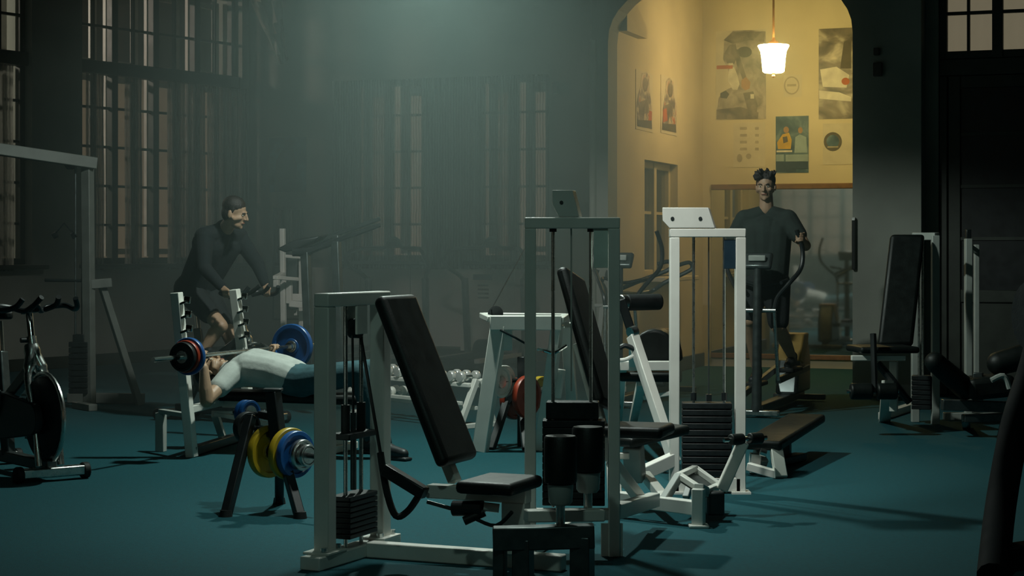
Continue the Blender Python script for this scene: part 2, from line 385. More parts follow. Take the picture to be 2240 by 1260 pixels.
window(5, LC, E2, E1, 4.6, 7.0, 1.2, 4.6, (5.4, 6.2), 3.5, (1.7, 2.2, 2.7, 3.1), (4.0,), M['darkwood'], outer=False)
window(6, LC, E2, E1, 8.2, 10.6, 1.2, 4.6, (9.0, 9.8), 3.5, (1.7, 2.2, 2.7, 3.1), (4.0,), M['darkwood'], outer=False)
window(7, LC, E2, E1, 11.8, 14.2, 1.2, 4.6, (12.6, 13.4), 3.5, (1.7, 2.2, 2.7, 3.1), (4.0,), M['darkwood'], outer=False)
window(8, RA, E2, -E1, 0.12, 2.0, 3.22, 4.5, (0.665, 1.3), None, (3.66,), (4.1,), M['darkwood'], recess=0.10, split=True, outer=False, sill=False)
# glazed double door under the right-hand fanlight
dr = bpy.data.objects.new('door_1', None); C.objects.link(dr); dr.location = RA + E2 * 1.06 + E1 * 0.1; dr['kind'] = 'structure'; WM[dr.name] = Matrix.Translation(dr.location)
AXR = (E2, -E1, UP)
pr = lambda u, z, k=0.0: RA + E2 * u + E1 * (0.10 - k) + UP * z
f = MB(); f.box(pr(1.06, 3.14), (1.88, 0.12, 0.16), AXR)
for u in (0.16, 1.96): f.box(pr(u, 1.53), (0.08, 0.12, 3.06), AXR)
f.build('frame', M['darkwood'], dr, bevel=0.01)
for a, b in ((0.2, 1.055), (1.065, 1.92)):
    lf = MB()
    for u in (a + 0.06, b - 0.06): lf.box(pr(u, 1.53), (0.12, 0.06, 3.06), AXR)
    for z in (0.06, 0.95, 3.0): lf.box(pr((a + b) / 2, z), (b - a - 0.24, 0.06, 0.12), AXR)
    leaf = lf.build('door_leaf', M['darkwood'], dr, bevel=0.008)
    MB().box(pr((a + b) / 2, 0.5, -0.01), (b - a - 0.24, 0.03, 0.8), AXR).build('panel', M['darkwood'], leaf, bevel=0.01)
    for z in (1.5, 2.0, 2.5): MB().box(pr((a + b) / 2, z), (b - a - 0.24, 0.04, 0.03), AXR).build('muntin', M['darkwood'], leaf)
    for za, zb in ((1.01, 1.485), (1.515, 1.985), (2.015, 2.485), (2.515, 2.94)):
        MB().box(pr((a + b) / 2, (za + zb) / 2), (b - a - 0.24, 0.008, zb - za), AXR).build('pane', M['black'], leaf, smooth=0)
MB().box(pr(1.06, 1.53, 0.045), (0.05, 0.03, 3.06), AXR).build('astragal', M['darkwood'], dr, bevel=0.006)
# curtains ------------------------------------------------------------------------
def curtain(name, A, d, n_in, u0, u1, z0, z1, mat, label, waves, amp=0.03, off=0.06, gather=0.0):
    m = MB(); nu, nz = waves * 6, 6; rows = []
    for j in range(nz + 1):
        z = z0 + (z1 - z0) * j / nz; row = []
        for i in range(nu + 1):
            t = i / nu; u = u0 + (u1 - u0) * t
            if gather: u = u0 + (u - u0) * (1 - gather * (1 - abs(j / nz - 0.1)) * 0.3)
            k = off + amp * math.sin(t * waves * 2 * PI + 0.6 * math.sin(j)) * (0.6 + 0.4 * math.sin(3.1 * t + j * 0.4))
            row.append(m.bm.verts.new(V(A) + d * u + n_in * k + UP * z))
        rows.append(row)
    for a, b in zip(rows, rows[1:]):
        for i in range(nu): m.face([a[i], a[i + 1], b[i + 1], b[i]])
    o = m.build(name, mat, smooth=80)
    md = o.modifiers.new('thick', 'SOLIDIFY'); md.thickness = 0.004
    return tag(o, label, 'curtain', 'net curtains at the windows')
curtain('net_curtain', CORN, LD, LN, 0.10, 0.86, 1.15, 3.50, M['netdense'], 'grey net curtain at the corner end of the many-paned window behind the cyclist', 7)
curtain('net_curtain', CORN, LD, LN, 0.90, 1.58, 1.15, 3.50, M['netdense'], 'grey net curtain over the second casement from the corner, above the cyclist', 6)
curtain('net_curtain', CORN, LD, LN, 2.03, 2.31, 1.15, 3.50, M['netdense'], 'narrow grey net curtain drawn over half of the third casement from the corner', 3)
curtain('net_curtain', CORN, LD, LN, 2.66, 2.94, 1.15, 3.50, M['netdense'], 'narrow net curtain at the casement next to the cable tower post', 3)
curtain('net_curtain', CORN, LD, LN, 4.05, 4.9, 1.15, 3.50, M['netdense'], 'net curtain in the window at the edge of the photo, behind the cable tower beam', 6)
curtain('net_curtain', CORN, E2, -E1, 1.25, 2.06, 1.15, 3.58, M['netdense'], 'net curtain over half of the window behind the first treadmill', 8)
curtain('net_curtain', CORN, E2, -E1, 2.50, 3.28, 1.15, 3.58, M['netdense'], 'net curtain hanging on the wall between the two back windows', 8)
curtain('net_curtain', CORN, E2, -E1, 3.56, 3.78, 1.15, 3.58, M['netdense'], 'thin net curtain down the middle of the back window near the alcove', 3)

for u0_, u1_, nm_ in ((2.05, 2.49, 'thin net curtain added to dim the open half of the window behind the first treadmill'), (3.20, 3.58, 'thin net curtain added to dim the left casement of the back window near the alcove'), (3.77, 4.20, 'thin net curtain added to dim the right casement of the back window near the alcove')):
    curtain('net_curtain', CORN, E2, -E1, u0_, u1_, 1.15, 3.58, M['net'], nm_, 4, 0.02, 0.03)  # thin nets added over bare panes to dim them
# the building across the yard, seen through the left windows
OB = CORN + LD * 3.0 - LN * 9.0
bl = bpy.data.objects.new('exterior_building', None); C.objects.link(bl); bl.location = OB; tag(bl, 'pale building across the yard seen through the left windows', 'building'); WM[bl.name] = Matrix.Translation(OB)
M['yardwall'] = material('yard_wall_render', (0.62, 0.57, 0.50), 0.9, var=0.1, scale=0.7)
M['slate'] = material('dark_roof_slate', (0.012, 0.016, 0.016), 0.7, var=0.2, scale=3)
M['litpane'] = material('lit_yellow_window', (0.3, 0.25, 0.12), 0.5, emit=(1.0, 0.72, 0.36), estr=0.20)
MB().box(OB + UP * 2.35 - LN * 0.2, (26, 0.4, 4.7), (LD, LN, UP)).build('wall', M['yardwall'], bl, smooth=0)
m = MB(); m.prism([OB + LD * 13.2 + UP * 4.7 + LN * 0.15, OB + LD * 13.2 + UP * 11.0 - LN * 2.5, OB + LD * 13.2 + UP * 4.7 - LN * 2.5], LD * -26.4); m.build('roof', M['slate'], bl, smooth=0)
q = P(474, 95, 34.5)
m = MB(); m.box(q, (0.55, 0.3, 1.35), (LD, LN, UP)); dm = m.build('dormer', M['darkwood'], bl, smooth=0)
m = MB(); m.box(q + LN * 0.16, (0.40, 0.02, 1.2), (LD, LN, UP)); m.build('lit_window', M['litpane'], dm, smooth=0)
lamp('added_yard_light', 'POINT', CORN + LD * 5.2 - LN * 3.6 + UP * 4.9, 480, (1.0, 0.93, 0.80), 0.2)  # added light outside, brightens the outer casements and yard wall
# ---------------------------------------------------------------- weight machines
def zat(py, Y): return H - (py - HY) * Y / F
def col(m, x, y, z0, z1, w, d=None, a=(1, 0, 0)):
    a = V(a).normalized(); b = V((-a.y, a.x, 0)); return m.box((x, y, (z0 + z1) / 2), (w, d or w, z1 - z0), (a, b, UP))
def pad(name, mat, root, c, size, ax, r=0.02, seg=3):
    return MB().box(c, size, ax).build(name, mat, root, bevel=r, seg=seg)
def bolts(root, pts, n, r=0.011, mat=None):
    n = V(n).normalized()
    for p in pts: MB().cyl(V(p), V(p) + n * 0.004, r, n=8).build('bolt', mat or M['darksteel'], root)
def weight_stack(root, c, a, w, d, z0, n, th, gap=0.005, mat=None):
    a = V(a).normalized(); b = V((-a.y, a.x, 0)); me = None
    for i in range(n):
        z = z0 + (th + gap) * i + th / 2
        if me is None:
            o = MB().box((c[0], c[1], z), (w, d, th), (a, b, UP)).build('stack_plate', mat or M['cast'], root, bevel=0.004); me = o
        else:
            o = me.copy(); C.objects.link(o); o.parent = root; o.location = me.location + V((0, 0, (th + gap) * i))
    return z0 + (th + gap) * n

# --- hip machine in front: stack tower, inclined back pad, seat and two upright rollers
a1 = V((0.92, -0.39, 0)).normalized(); w1 = V((0.39, 0.92, 0)).normalized()
r = thing('hip_machine', 'grey hip machine nearest the camera with tall inclined black pad and two upright rollers', 'exercise machine', (-0.30, 8.2, 0))
L1 = G(711, 1238); R1 = G(832, 1204); TOP1 = 1.205
fm = MB()
col(fm, L1.x, L1.y, 0.02, TOP1 - 0.06, 0.075, 0.075, w1); col(fm, R1.x, R1.y, 0.02, TOP1 - 0.06, 0.075, 0.075, w1)
fm.build('upright_frame', M['white'], r, bevel=0.006)
tb = MB(); tb.bar(V((L1.x, L1.y, TOP1 - 0.03)) - w1 * 0.0375, V((R1.x, R1.y, TOP1 - 0.03)) + w1 * 0.0375, 0.075, 0.06)
tb.build('top_beam', M['white'], r, bevel=0.006)
md = (L1 + R1) / 2
bs = MB(); bs.bar(L1 - w1 * 0.14 + UP * 0.03, R1 + w1 * 0.12 + UP * 0.03, 0.10, 0.06)
bs.bar(md + a1 * 0.05 + w1 * 0.06 + UP * 0.035, md + a1 * 1.0 + w1 * 0.06 + UP * 0.035, 0.07, 0.07)
bs.build('base_frame', M['white'], r, bevel=0.006)
for c_ in (L1, R1):
    f = MB().box(c_ + UP * 0.065, (0.17, 0.13, 0.012), (w1, a1, UP)).build('foot_plate', M['white'], r, bevel=0.003)
    for s in (-1, 1): MB().cyl(c_ + w1 * (0.062 * s) + a1 * 0.03 + UP * 0.07, c_ + w1 * (0.062 * s) + a1 * 0.03 + UP * 0.09, 0.016, n=8).build('bolt', M['steel'], f)
sx = md
weight_stack(r, sx, w1, 0.27, 0.11, 0.105, 8, 0.021, 0.003)
for s in (-0.075, 0.075):
    q = sx + w1 * s
    MB().cyl(q + UP * 0.03, q + UP * (TOP1 - 0.06), 0.0095, n=10).build('guide_rod', M['steel'], r)
    MB().cyl(q + UP * 0.575, q + UP * 0.70, 0.021, n=12).build('rubber_sleeve', M['rubber'], r)
MB().box(sx + UP * 0.56, (0.26, 0.10, 0.028), (w1, a1, UP)).build('carriage_plate', M['cast'], r, bevel=0.005)
MB().cyl(sx + UP * 0.31, sx + UP * 0.66, 0.014, n=10).build('selector_rod', M['darksteel'], r)
pb = MB(); pb.box(sx + a1 * 0.03 + w1 * 0.02 + UP * 1.08, (0.10, 0.012, 0.13), (w1, a1, UP)); pb.box(sx - a1 * 0.03 + w1 * 0.02 + UP * 1.08, (0.10, 0.012, 0.13), (w1, a1, UP))
pb = pb.build('pulley_bracket', M['white'], r, bevel=0.003)
MB().cyl(sx - a1 * 0.022 + w1 * 0.02 + UP * 1.04, sx + a1 * 0.022 + w1 * 0.02 + UP * 1.04, 0.045, n=20).build('pulley', M['rubber'], pb)
MB().tube([sx + UP * 0.66, sx - w1 * 0.01 + UP * 1.03], 0.006, 6).build('cable', M['black'], r)
cbp = [sx + w1 * 0.06 + UP * 1.03, P(832, 990, 8.2), P(846, 1075, 8.15), P(866, 1128, 8.1), P(892, 1118, 8.1), P(915, 1086, 8.05)]
MB().tube(cbp[:2], 0.008, 6).build('cable', M['black'], r)
MB().tube(cbp[1:], 0.016, 8, sub=5).build('rubber_hose', M['rubber'], r)
pad_top = P(862, 648, 8.38); pad_bot = P(1003, 1012, 8.1)
s1 = (pad_bot - pad_top).normalized(); n1 = w1.cross(s1).normalized()
bp = pad('back_pad', M['vinyl'], r, (pad_top + pad_bot) / 2, (0.35, (pad_bot - pad_top).length, 0.065), (w1, s1, n1), 0.03, 4)
sup = MB(); sup.bar(pad_bot - s1 * 0.3 + n1 * 0.055, pad_bot + s1 * 0.07 + n1 * 0.05, 0.06, 0.045, up=n1); sup.build('pad_support', M['white'], r, bevel=0.005)
seatc = md + a1 * 0.735 + w1 * (-0.03) + UP * 0.375
pad('seat', M['vinyl'], r, seatc, (0.27, 0.36, 0.055), (a1, w1, UP), 0.022, 3)
sm = MB(); sm.bar(md + a1 * 0.38 + UP * 0.325, md + a1 * 0.86 + UP * 0.325, 0.07, 0.06); sm.build('seat_beam', M['white'], r, bevel=0.006)
cl = MB(); col(cl, (md + a1 * 0.80).x, (md + a1 * 0.80).y, 0.07, 0.30, 0.11, 0.075, a1); cl.build('seat_post', M['white'], r, bevel=0.006)
lev = MB(); lev.bar(P(842, 1026, 8.15), P(930, 1080, 8.05), 0.055, 0.055); lev.build('lever_arm', M['black'], r, bevel=0.008)
adj = MB(); adj.cyl(P(992, 1112, 7.95), P(1056, 1112, 7.9), 0.034, n=16); adj.cyl(P(1015, 1140, 7.9), P(1060, 1120, 7.9), 0.02); adj.build('adjuster', M['black'], r)
MB().cyl(P(1058, 1108, 7.9), P(1092, 1112, 7.9), 0.02, n=14).build('adjuster_grip', M['white'], r)
MB().cyl(P(935, 1098, 8.0), P(992, 1114, 7.95), 0.009).build('adjuster_rod', M['darksteel'], r)
MB().tube([P(1040, 1135, 7.9), P(1085, 1150, 7.85), P(1120, 1120, 7.8)], 0.009, 6, sub=4).build('cable', M['black'], r)
fr = MB(); q0 = P(1078, 1178, 7.55); q1 = P(1300, 1172, 7.55); fr.bar(q0, q1, 0.085, 0.095)
fr.bar(V((q0.x + 0.03, q0.y, 0)), V((q0.x + 0.03, q0.y, q0.z)), 0.05); fr.bar(V((q0.x + 0.125, q0.y, 0)), V((q0.x + 0.125, q0.y, q0.z)), 0.075); fr.bar(V((q1.x - 0.05, q1.y, 0)), V((q1.x - 0.05, q1.y, q1.z)), 0.085)
fr.build('front_frame', M['darksteel'], r, bevel=0.006)
ar = MB(); ar.bar(P(1150, 1128, 7.75), P(1318, 1126, 7.85), 0.075, 0.05); ar.build('cross_arm', M['white'], r, bevel=0.006)
for px, ytop, ybot, yst, Y in ((1226, 952, 1058, 1172, 7.62), (1286, 932, 1032, 1130, 7.88)):
    x = (px - CX) * Y / F; zt, zb = zat(ytop, Y), zat(ybot, Y); zs = zat(yst, Y); rr = 0.069
    MB().lathe((x, Y, 0), UP, [(rr * 0.72, zb), (rr * 0.97, zb + 0.006), (rr, zb + 0.02), (rr, zt - 0.012), (rr * 0.9, zt - 0.002), (rr * 0.3, zt)], 28).build('roller_pad', M['vinyl'], r)
    MB().lathe((x, Y, 0), UP, [(0.040, zb - 0.088), (0.050, zb - 0.075), (0.054, zb - 0.002)], 24).build('roller_collar', M['grey'], r)
    MB().cyl((x, Y, zs), (x, Y, zb - 0.08), 0.019, n=14).build('roller_stem', M['steel'], r)

# --- second machine: grey framed stack tower with placard, black seat pad behind it
r = thing('press_machine', 'tall grey machine frame with a white placard hung in it and a black backrest behind', 'exercise machine', (0.34, 8.6, 0))
Y2 = 8.35; xl, xr = (1160 - CX) * Y2 / F, (1343 - CX) * Y2 / F; ZT2 = zat(476, Y2)
fm = MB(); col(fm, xl, Y2, 0, ZT2 - 0.05, 0.052, 0.07); col(fm, xr, Y2, 0, ZT2 - 0.05, 0.052, 0.07); fm.build('upright_frame', M['white'], r, bevel=0.005)
MB().box(((xl + xr) / 2, Y2, ZT2 - 0.025), (xr - xl + 0.052, 0.07, 0.05)).build('top_beam', M['white'], r, bevel=0.005)
hd = MB(); hp = [P(px_, py_, Y2 - 0.03) for px_, py_ in ((1208, 416), (1252, 416), (1267, 474), (1222, 474), (1208, 446))]
hd.prism(hp, (0.018, 0.09, 0)); hd.build('pulley_housing', M['white'], r, bevel=0.002, smooth=15)
bolts(r, [P(1228, 443, Y2 - 0.03)], (0, -1, 0), 0.009)
MB().box(((1343 - CX) * Y2 / F - 0.01, Y2 - 0.01, 0.07), (0.10, 0.012, 0.16)).build('foot_plate', M['white'], r, bevel=0.003)
for px in (1210, 1293):
    x = (px - CX) * Y2 / F; MB().cyl((x, Y2 + 0.02, 0.22), (x, Y2 + 0.02, ZT2 - 0.05), 0.0085, n=10).build('guide_rod', M['steel'], r)
    MB().cyl((x, Y2 + 0.02, ZT2 - 0.065), (x, Y2 + 0.02, ZT2 - 0.05), 0.017, n=10).build('rod_collar', M['rubber'], r)
x = (1250 - CX) * Y2 / F; MB().cyl((x, Y2 + 0.02, 0.75), (x, Y2 + 0.02, ZT2 - 0.04), 0.004, n=6).build('cable', M['grey'], r)
MB().box(((1314 - CX) * Y2 / F, Y2 - 0.012, (zat(500, Y2) + zat(586, Y2)) / 2), (0.066, 0.008, zat(500, Y2) - zat(586, Y2))).build('placard', M['placard'], r, bevel=0.002)
xc = (1256 - CX) * Y2 / F
zt = weight_stack(r, (xc, Y2 + 0.05), (1, -0.05, 0), 0.285, 0.14, 0.23, 12, 0.030, 0.0025)
MB().box((xc - 0.005, Y2 + 0.05, zt + 0.042), (0.24, 0.12, 0.078), ((1, -0.08, 0), (0.08, 1, 0), UP)).build('top_weight', M['cast'], r, bevel=0.004)
bs = MB()
bs.bar((xl, Y2, 0.035), (xl + 0.30, Y2 + 1.0, 0.035), 0.06, 0.07); bs.bar((xr, Y2, 0.20), (xr + 0.25, Y2 + 0.85, 0.14), 0.06, 0.07)
bs.bar((xl, Y2, 0.19), (xr, Y2, 0.19), 0.06, 0.05); bs.build('base_frame', M['white'], r, bevel=0.005)
pt, pbm = P(1247, 598, 9.1), P(1330, 893, 8.85)
s2 = (pbm - pt).normalized(); w2 = V((0.30, 0.95, 0)).normalized(); n2 = w2.cross(s2).normalized(); w2 = s2.cross(n2)
pad('back_pad', M['vinyl'], r, (pt + pbm) / 2, (0.29, (pbm - pt).length, 0.06), (w2, s2, n2), 0.025, 3)
sp = MB(); sp.bar((pt + pbm) / 2 + n2 * 0.055, pbm + s2 * 0.25 + n2 * 0.055, 0.05, 0.05, up=n2); sp.bar(pbm + s2 * 0.25 + n2 * 0.055, V((xr + 0.2, Y2 + 0.75, 0.12)), 0.05); sp.build('pad_support', M['white'], r, bevel=0.005)
st = pad('seat', M['vinyl'], r, pbm + s2 * 0.10 - n2 * 0.12 - UP * 0.05, (0.32, 0.30, 0.055), (V((0.95, -0.3, 0)), V((0.3, 0.95, 0)), UP), 0.02)
MB().bar(P(1345, 640, 8.7), P(1342, 690, 8.7), 0.03).build('handle_bracket', M['grey'], r)

# --- third machine: bright white tower with a tall stack and foot plate rails in front
r = thing('row_machine', 'bright white low row machine with a full black weight stack and low rail in front', 'exercise machine', (1.05, 10.4, 0))
Y3 = 10.5; xl, xr = (1475 - CX) * Y3 / F, (1619 - CX) * Y3 / F; ZT3 = zat(500, Y3)
fm = MB(); col(fm, xl, Y3, 0, ZT3 - 0.05, 0.055, 0.075); col(fm, xr, Y3, 0, ZT3 - 0.05, 0.058, 0.075); fm.build('upright_frame', M['white'], r, bevel=0.005)
MB().box(((xl + xr) / 2, Y3, ZT3 - 0.025), (xr - xl + 0.058, 0.075, 0.05)).build('top_beam', M['white'], r, bevel=0.005)
hp = [P(1449, 454, Y3 - 0.04), P(1549, 454, Y3 - 0.04), P(1564, 499, Y3 - 0.04), P(1464, 499, Y3 - 0.04), P(1449, 482, Y3 - 0.04)]
MB().prism(hp, (0.02, 0.10, 0)).build('pulley_housing', M['white'], r, bevel=0.003)
bolts(r, [P(1471, 478, Y3 - 0.04), P(1532, 478, Y3 - 0.04)], (0, -1, 0), 0.011)
MB().box((xr, Y3, 0.006), (0.11, 0.13, 0.012)).build('foot_plate', M['white'], r); MB().box((xl, Y3, 0.006), (0.11, 0.13, 0.012)).build('foot_plate', M['white'], r)
bs = MB(); bs.bar((xl, Y3, 0.05), (xr, Y3, 0.05), 0.075, 0.08); bs.build('base_beam', M['white'], r, bevel=0.005)
for px in (1518, 1585):
    x = (px - CX) * Y3 / F; MB().cyl((x, Y3 + 0.02, 0.09), (x, Y3 + 0.02, ZT3 - 0.05), 0.0085, n=10).build('guide_rod', M['steel'], r)
    MB().cyl((x, Y3 + 0.02, 0.53), (x, Y3 + 0.02, 0.575), 0.017, n=10).build('rod_collar', M['black'], r)
x = (1551 - CX) * Y3 / F; MB().cyl((x, Y3 + 0.02, 0.55), (x, Y3 + 0.02, ZT3), 0.004, n=6).build('cable', M['darksteel'], r)
MB().box((x, Y3 + 0.02, 0.545), (0.03, 0.05, 0.04)).build('selector_head', M['black'], r)
weight_stack(r, ((1547 - CX) * Y3 / F, Y3 + 0.03), (1, -0.06, 0), 0.285, 0.13, 0.10, 11, 0.033, 0.0055)
MB().box(((1597 - CX) * Y3 / F, Y3 - 0.02, (zat(524, Y3) + zat(588, Y3)) / 2), (0.075, 0.008, zat(524, Y3) - zat(588, Y3))).build('placard', M['bluecard'], r, bevel=0.002)
# low rail, V shaped foot plate and roller arm in front of the tower
rl = MB(); rl.bar(P(1340, 1088, 9.55), P(1530, 1112, 9.2), 0.06, 0.07); rl.bar(P(1360, 1056, 10.3), P(1476, 1003, 10.5), 0.06, 0.075)
rl.bar(P(1412, 1040, 10.0), P(1460, 1100, 9.35), 0.05); rl.bar(P(1340, 1000, 9.7), P(1345, 1088, 9.55), 0.07)
q = P(1528, 1112, 9.2); rl.bar(V((q.x, q.y, 0)), q + UP * 0.10, 0.06); rl.box(V((q.x, q.y, 0.008)), (0.10, 0.09, 0.016))
rl.build('rail', M['white'], r, bevel=0.005)
fp = MB(); A_, B_, C_, D_ = P(1486, 1040, 9.45), P(1520, 1024, 9.85), P(1573, 1062, 9.75), P(1541, 1076, 9.3)
for u_, v_ in ((A_, B_), (B_, C_), (C_, D_), (D_, A_)): fp.bar(u_, v_, 0.035, 0.03)
fp = fp.build('foot_frame', M['white'], r, bevel=0.004)
MB().prism([A_ - UP * 0.02, B_ - UP * 0.02, C_ - UP * 0.02, D_ - UP * 0.02], (0, 0, -0.012)).build('foot_plate', M['darksteel'], fp)
for u_, v_, t_ in ((A_, P(1450, 1098, 9.35), 0.04), (D_, q + UP * 0.1, 0.05), (B_, P(1500, 1090, 9.7), 0.035)):
    lg = MB(); lg.bar(u_, v_, t_); lg.build('foot_frame_leg', M['grey'], r, bevel=0.004)
am = MB(); am.bar(P(1578, 1072, 9.6), P(1626, 966, 9.6), 0.062, 0.06); am.build('roller_arm', M['white'], r, bevel=0.006)
MB().box(P(1564, 1100, 9.4), (0.09, 0.09, 0.12)).build('pivot_block', M['black'], r, bevel=0.01)
ax_ = V((0.85, 0.45, 0.0)).normalized(); cc = P(1632, 960, 9.6)
for s in (-1, 1):
    MB().cyl(cc + ax_ * (0.02 * s), cc + ax_ * (0.10 * s), 0.030, n=18).build('roller_pad', M['vinyl'], r, bevel=0.006)
MB().cyl(cc - ax_ * 0.14, cc + ax_ * 0.13, 0.012, n=10).build('roller_axle', M['chrome'], r)
sa, sb = P(1352, 967, 9.75), P(1482, 937, 10.0); d_ = (sb - sa).normalized()
pad('seat_pad', M['vinyl'], r, (sa + sb) / 2, ((sb - sa).length, 0.22, 0.055), (d_, V((-d_.y, d_.x, 0)), UP), 0.02)
ss = MB(); ss.bar(P(1385, 975, 9.85), P(1390, 1050, 9.9), 0.10, 0.10); ss.build('seat_post', M['grey'], r, bevel=0.008)
MB().box(P(1362, 997, 9.75), (0.07, 0.04, 0.035)).build('adjuster_plate', M['white'], r, bevel=0.005)

# --- curl bench standing between the second and third machines (white A legs, black arm pad and foam roller)
r = thing('curl_machine', 'white curl machine with a black foam roller, left of the bright white tower', 'exercise machine', (0.78, 11.5, 0))
Yc = 11.6
b = MB(); b.bar(P(1356, 800, Yc), P(1482, 800, Yc), 0.06, 0.06); b.bar(P(1362, 800, Yc), G(1352, 935), 0.055); b.bar(P(1404, 835, Yc + 0.1), G(1384, 925), 0.06)
b.bar(P(1384, 735, Yc - 0.25), P(1476, 1012, Yc - 0.6), 0.062, 0.062); b.bar(P(1476, 1012, Yc - 0.6), P(1458, 1012, Yc - 0.5), 0.06)
b.bar(P(1410, 870, Yc + 0.2), P(1468, 860, Yc + 0.1), 0.05, 0.03); b.bar(P(1384, 735, Yc - 0.25), P(1384, 800, Yc), 0.05)
b.build('frame', M['white'], r, bevel=0.005)
hm = MB(); prof = []
for k in range(13): t = PI * k / 12; prof.append(P(1430 - 56 * math.cos(t), 794 - 74 * math.sin(t) ** 0.9, Yc + 0.12))
hm.prism(prof, (0.05, 0.26, 0)); hm.build('arm_pad', M['vinyl'], r, bevel=0.02, seg=3)
pad('seat', M['vinyl'], r, P(1420, 822, Yc + 0.2), (0.36, 0.30, 0.06), ((1, -0.2, 0.0), (0.2, 1, 0), UP), 0.02)
ca = MB(); ca.bar(P(1358, 655, Yc - 0.1), P(1380, 722, Yc - 0.1), 0.055); ca.build('curl_arm', M['black'], r, bevel=0.006)
MB().cyl(P(1368, 662, Yc - 0.05), P(1445, 660, Yc + 0.05), 0.052, n=22).build('foam_roller', M['rubber'], r, bevel=0.015, seg=3)
MB().cyl(P(1356, 662, Yc - 0.08), P(1369, 662, Yc - 0.05), 0.050, n=20).build('roller_cap', M['steel'], r, bevel=0.008)
MB().cyl(P(1378, 728, Yc - 0.27), P(1390, 724, Yc - 0.24), 0.035, n=14).build('pivot_cap', M['steel'], r)
MB().tube([P(1355, 762, Yc - 0.3), P(1368, 756, Yc - 0.3), P(1388, 764, Yc - 0.3)], 0.016, 8, sub=4).build('handle', M['black'], r)
MB().tube([P(1356, 788, Yc - 0.3), P(1370, 786, Yc - 0.3), P(1386, 778, Yc - 0.3)], 0.012, 8, sub=4).build('hook', M['white'], r)

# --- white plate-loaded machine with spread legs and a pulley on its top beam
r = thing('pulley_row_machine', 'low white machine with splayed legs and a black pulley lying on its top beam', 'exercise machine', (0.05, 12.8, 0))
Yp = 12.6
b = MB(); b.bar(P(1072, 706, Yp), P(1228, 706, Yp), 0.10, 0.10); b.bar(P(1056, 690, Yp + 0.35), P(1240, 692, Yp + 0.35), 0.05, 0.04); b.bar(P(1056, 690, Yp + 0.35), P(1074, 698, Yp), 0.05, 0.04); b.bar(P(1238, 692, Yp + 0.35), P(1226, 700, Yp), 0.05, 0.04)
b.build('top_beam', M['white'], r, bevel=0.006)
for pxt, pxb, yb, dy in ((1092, 1050, 988, 0), (1220, 1182, 985, 0), (1238, 1258, 962, 0.35)):
    q = MB(); q.bar(P(pxt, 710, Yp + dy), G(pxb, yb), 0.105 if dy == 0 and pxt < 1100 else 0.075, 0.075); q.build('leg', M['white'], r, bevel=0.006)
MB().box(P(1097, 735, Yp), (0.15, 0.012, 0.20)).build('gusset_plate', M['white'], r, bevel=0.004)
MB().lathe(P(1084, 686, Yp + 0.15), (0.3, -1, 0.25), [(0.03, -0.02), (0.052, -0.016), (0.044, 0), (0.052, 0.016), (0.03, 0.02)], 22).build('pulley', M['rubber'], r)
MB().cyl(P(1074, 678, Yp + 0.1), P(1150, 540, Yp + 3.0), 0.004, n=6).build('cable', M['black'], r)
MB().tube([P(1094, 722, Yp - 0.05), P(1122, 736, Yp - 0.05), P(1150, 752, Yp)], 0.008, 6).build('cable', M['black'], r)
hb = MB(); hb.tube([P(1178, 764, Yp), P(1195, 768, Yp - 0.05), P(1212, 771, Yp - 0.05), P(1238, 756, Yp)], 0.014, 8, sub=4); hb.build('pull_handle', M['chrome'], r)
kn = MB(); kn.bar(P(1228, 808, Yp + 0.1), P(1218, 870, Yp + 0.1), 0.05); kn.build('peg', M['white'], r, bevel=0.004)

# --- cable tower at the far left
r = thing('cable_tower', 'tall dim cable tower with long overhead beam and A shaped foot before many-paned windows', 'exercise machine', (-3.7, 16.0, 0))
Yt = 16.0
cp = G(196, 893); xt, Yt = cp.x, cp.y
f = MB(); f.bar(cp, V((xt - 0.02, Yt, zat(345, Yt))), 0.085); f.bar(P(222, 622, Yt + 0.1), G(306, 886), 0.06); f.bar(P(196, 622, Yt), P(242, 618, Yt + 0.1), 0.08); f.bar(G(150, 882) + UP * 0.05, G(314, 884) + UP * 0.05, 0.09, 0.09)
f.bar(P(208, 345, Yt) - UP * 0.05, P(-60, 318, Yt - 0.6), 0.12, 0.10); f.bar(cp - V((0.12, 0, 0)) + UP * 0.03, cp + V((0.1, -0.3, 0)) + UP * 0.03, 0.08, 0.06)
f.build('frame', M['dimgrey'], r, bevel=0.006)
for px in (165, 180): MB().cyl(P(px, 350, Yt), P(px, 860, Yt), 0.010, n=8).build('guide_rod', M['darksteel'], r)
MB().lathe(P(154, 356, Yt), (1, -0.6, 0), [(0.03, -0.02), (0.062, -0.016), (0.05, 0), (0.062, 0.016), (0.03, 0.02)], 22).build('pulley', M['black'], r)
weight_stack(r, P(174, 800, Yt), (1, 0, 0), 0.165, 0.12, zat(860, Yt), 9, 0.045, 0.006)
MB().box(P(174, 742, Yt), (0.10, 0.10, 0.09)).build('top_weight', M['black'], r, bevel=0.005)
MB().cyl(P(98, 613, Yt), P(182, 614, Yt), 0.014, n=8).build('bar_handle', M['black'], r)
MB().tube([P(120, 512, Yt), P(140, 488, Yt), P(162, 512, Yt)], 0.008, 6).build('strap', M['black'], r)
for px in (120, 161): MB().cyl(P(px - 4, 517, Yt), P(px + 5, 512, Yt), 0.028, n=10).build('grip', M['black'], r)

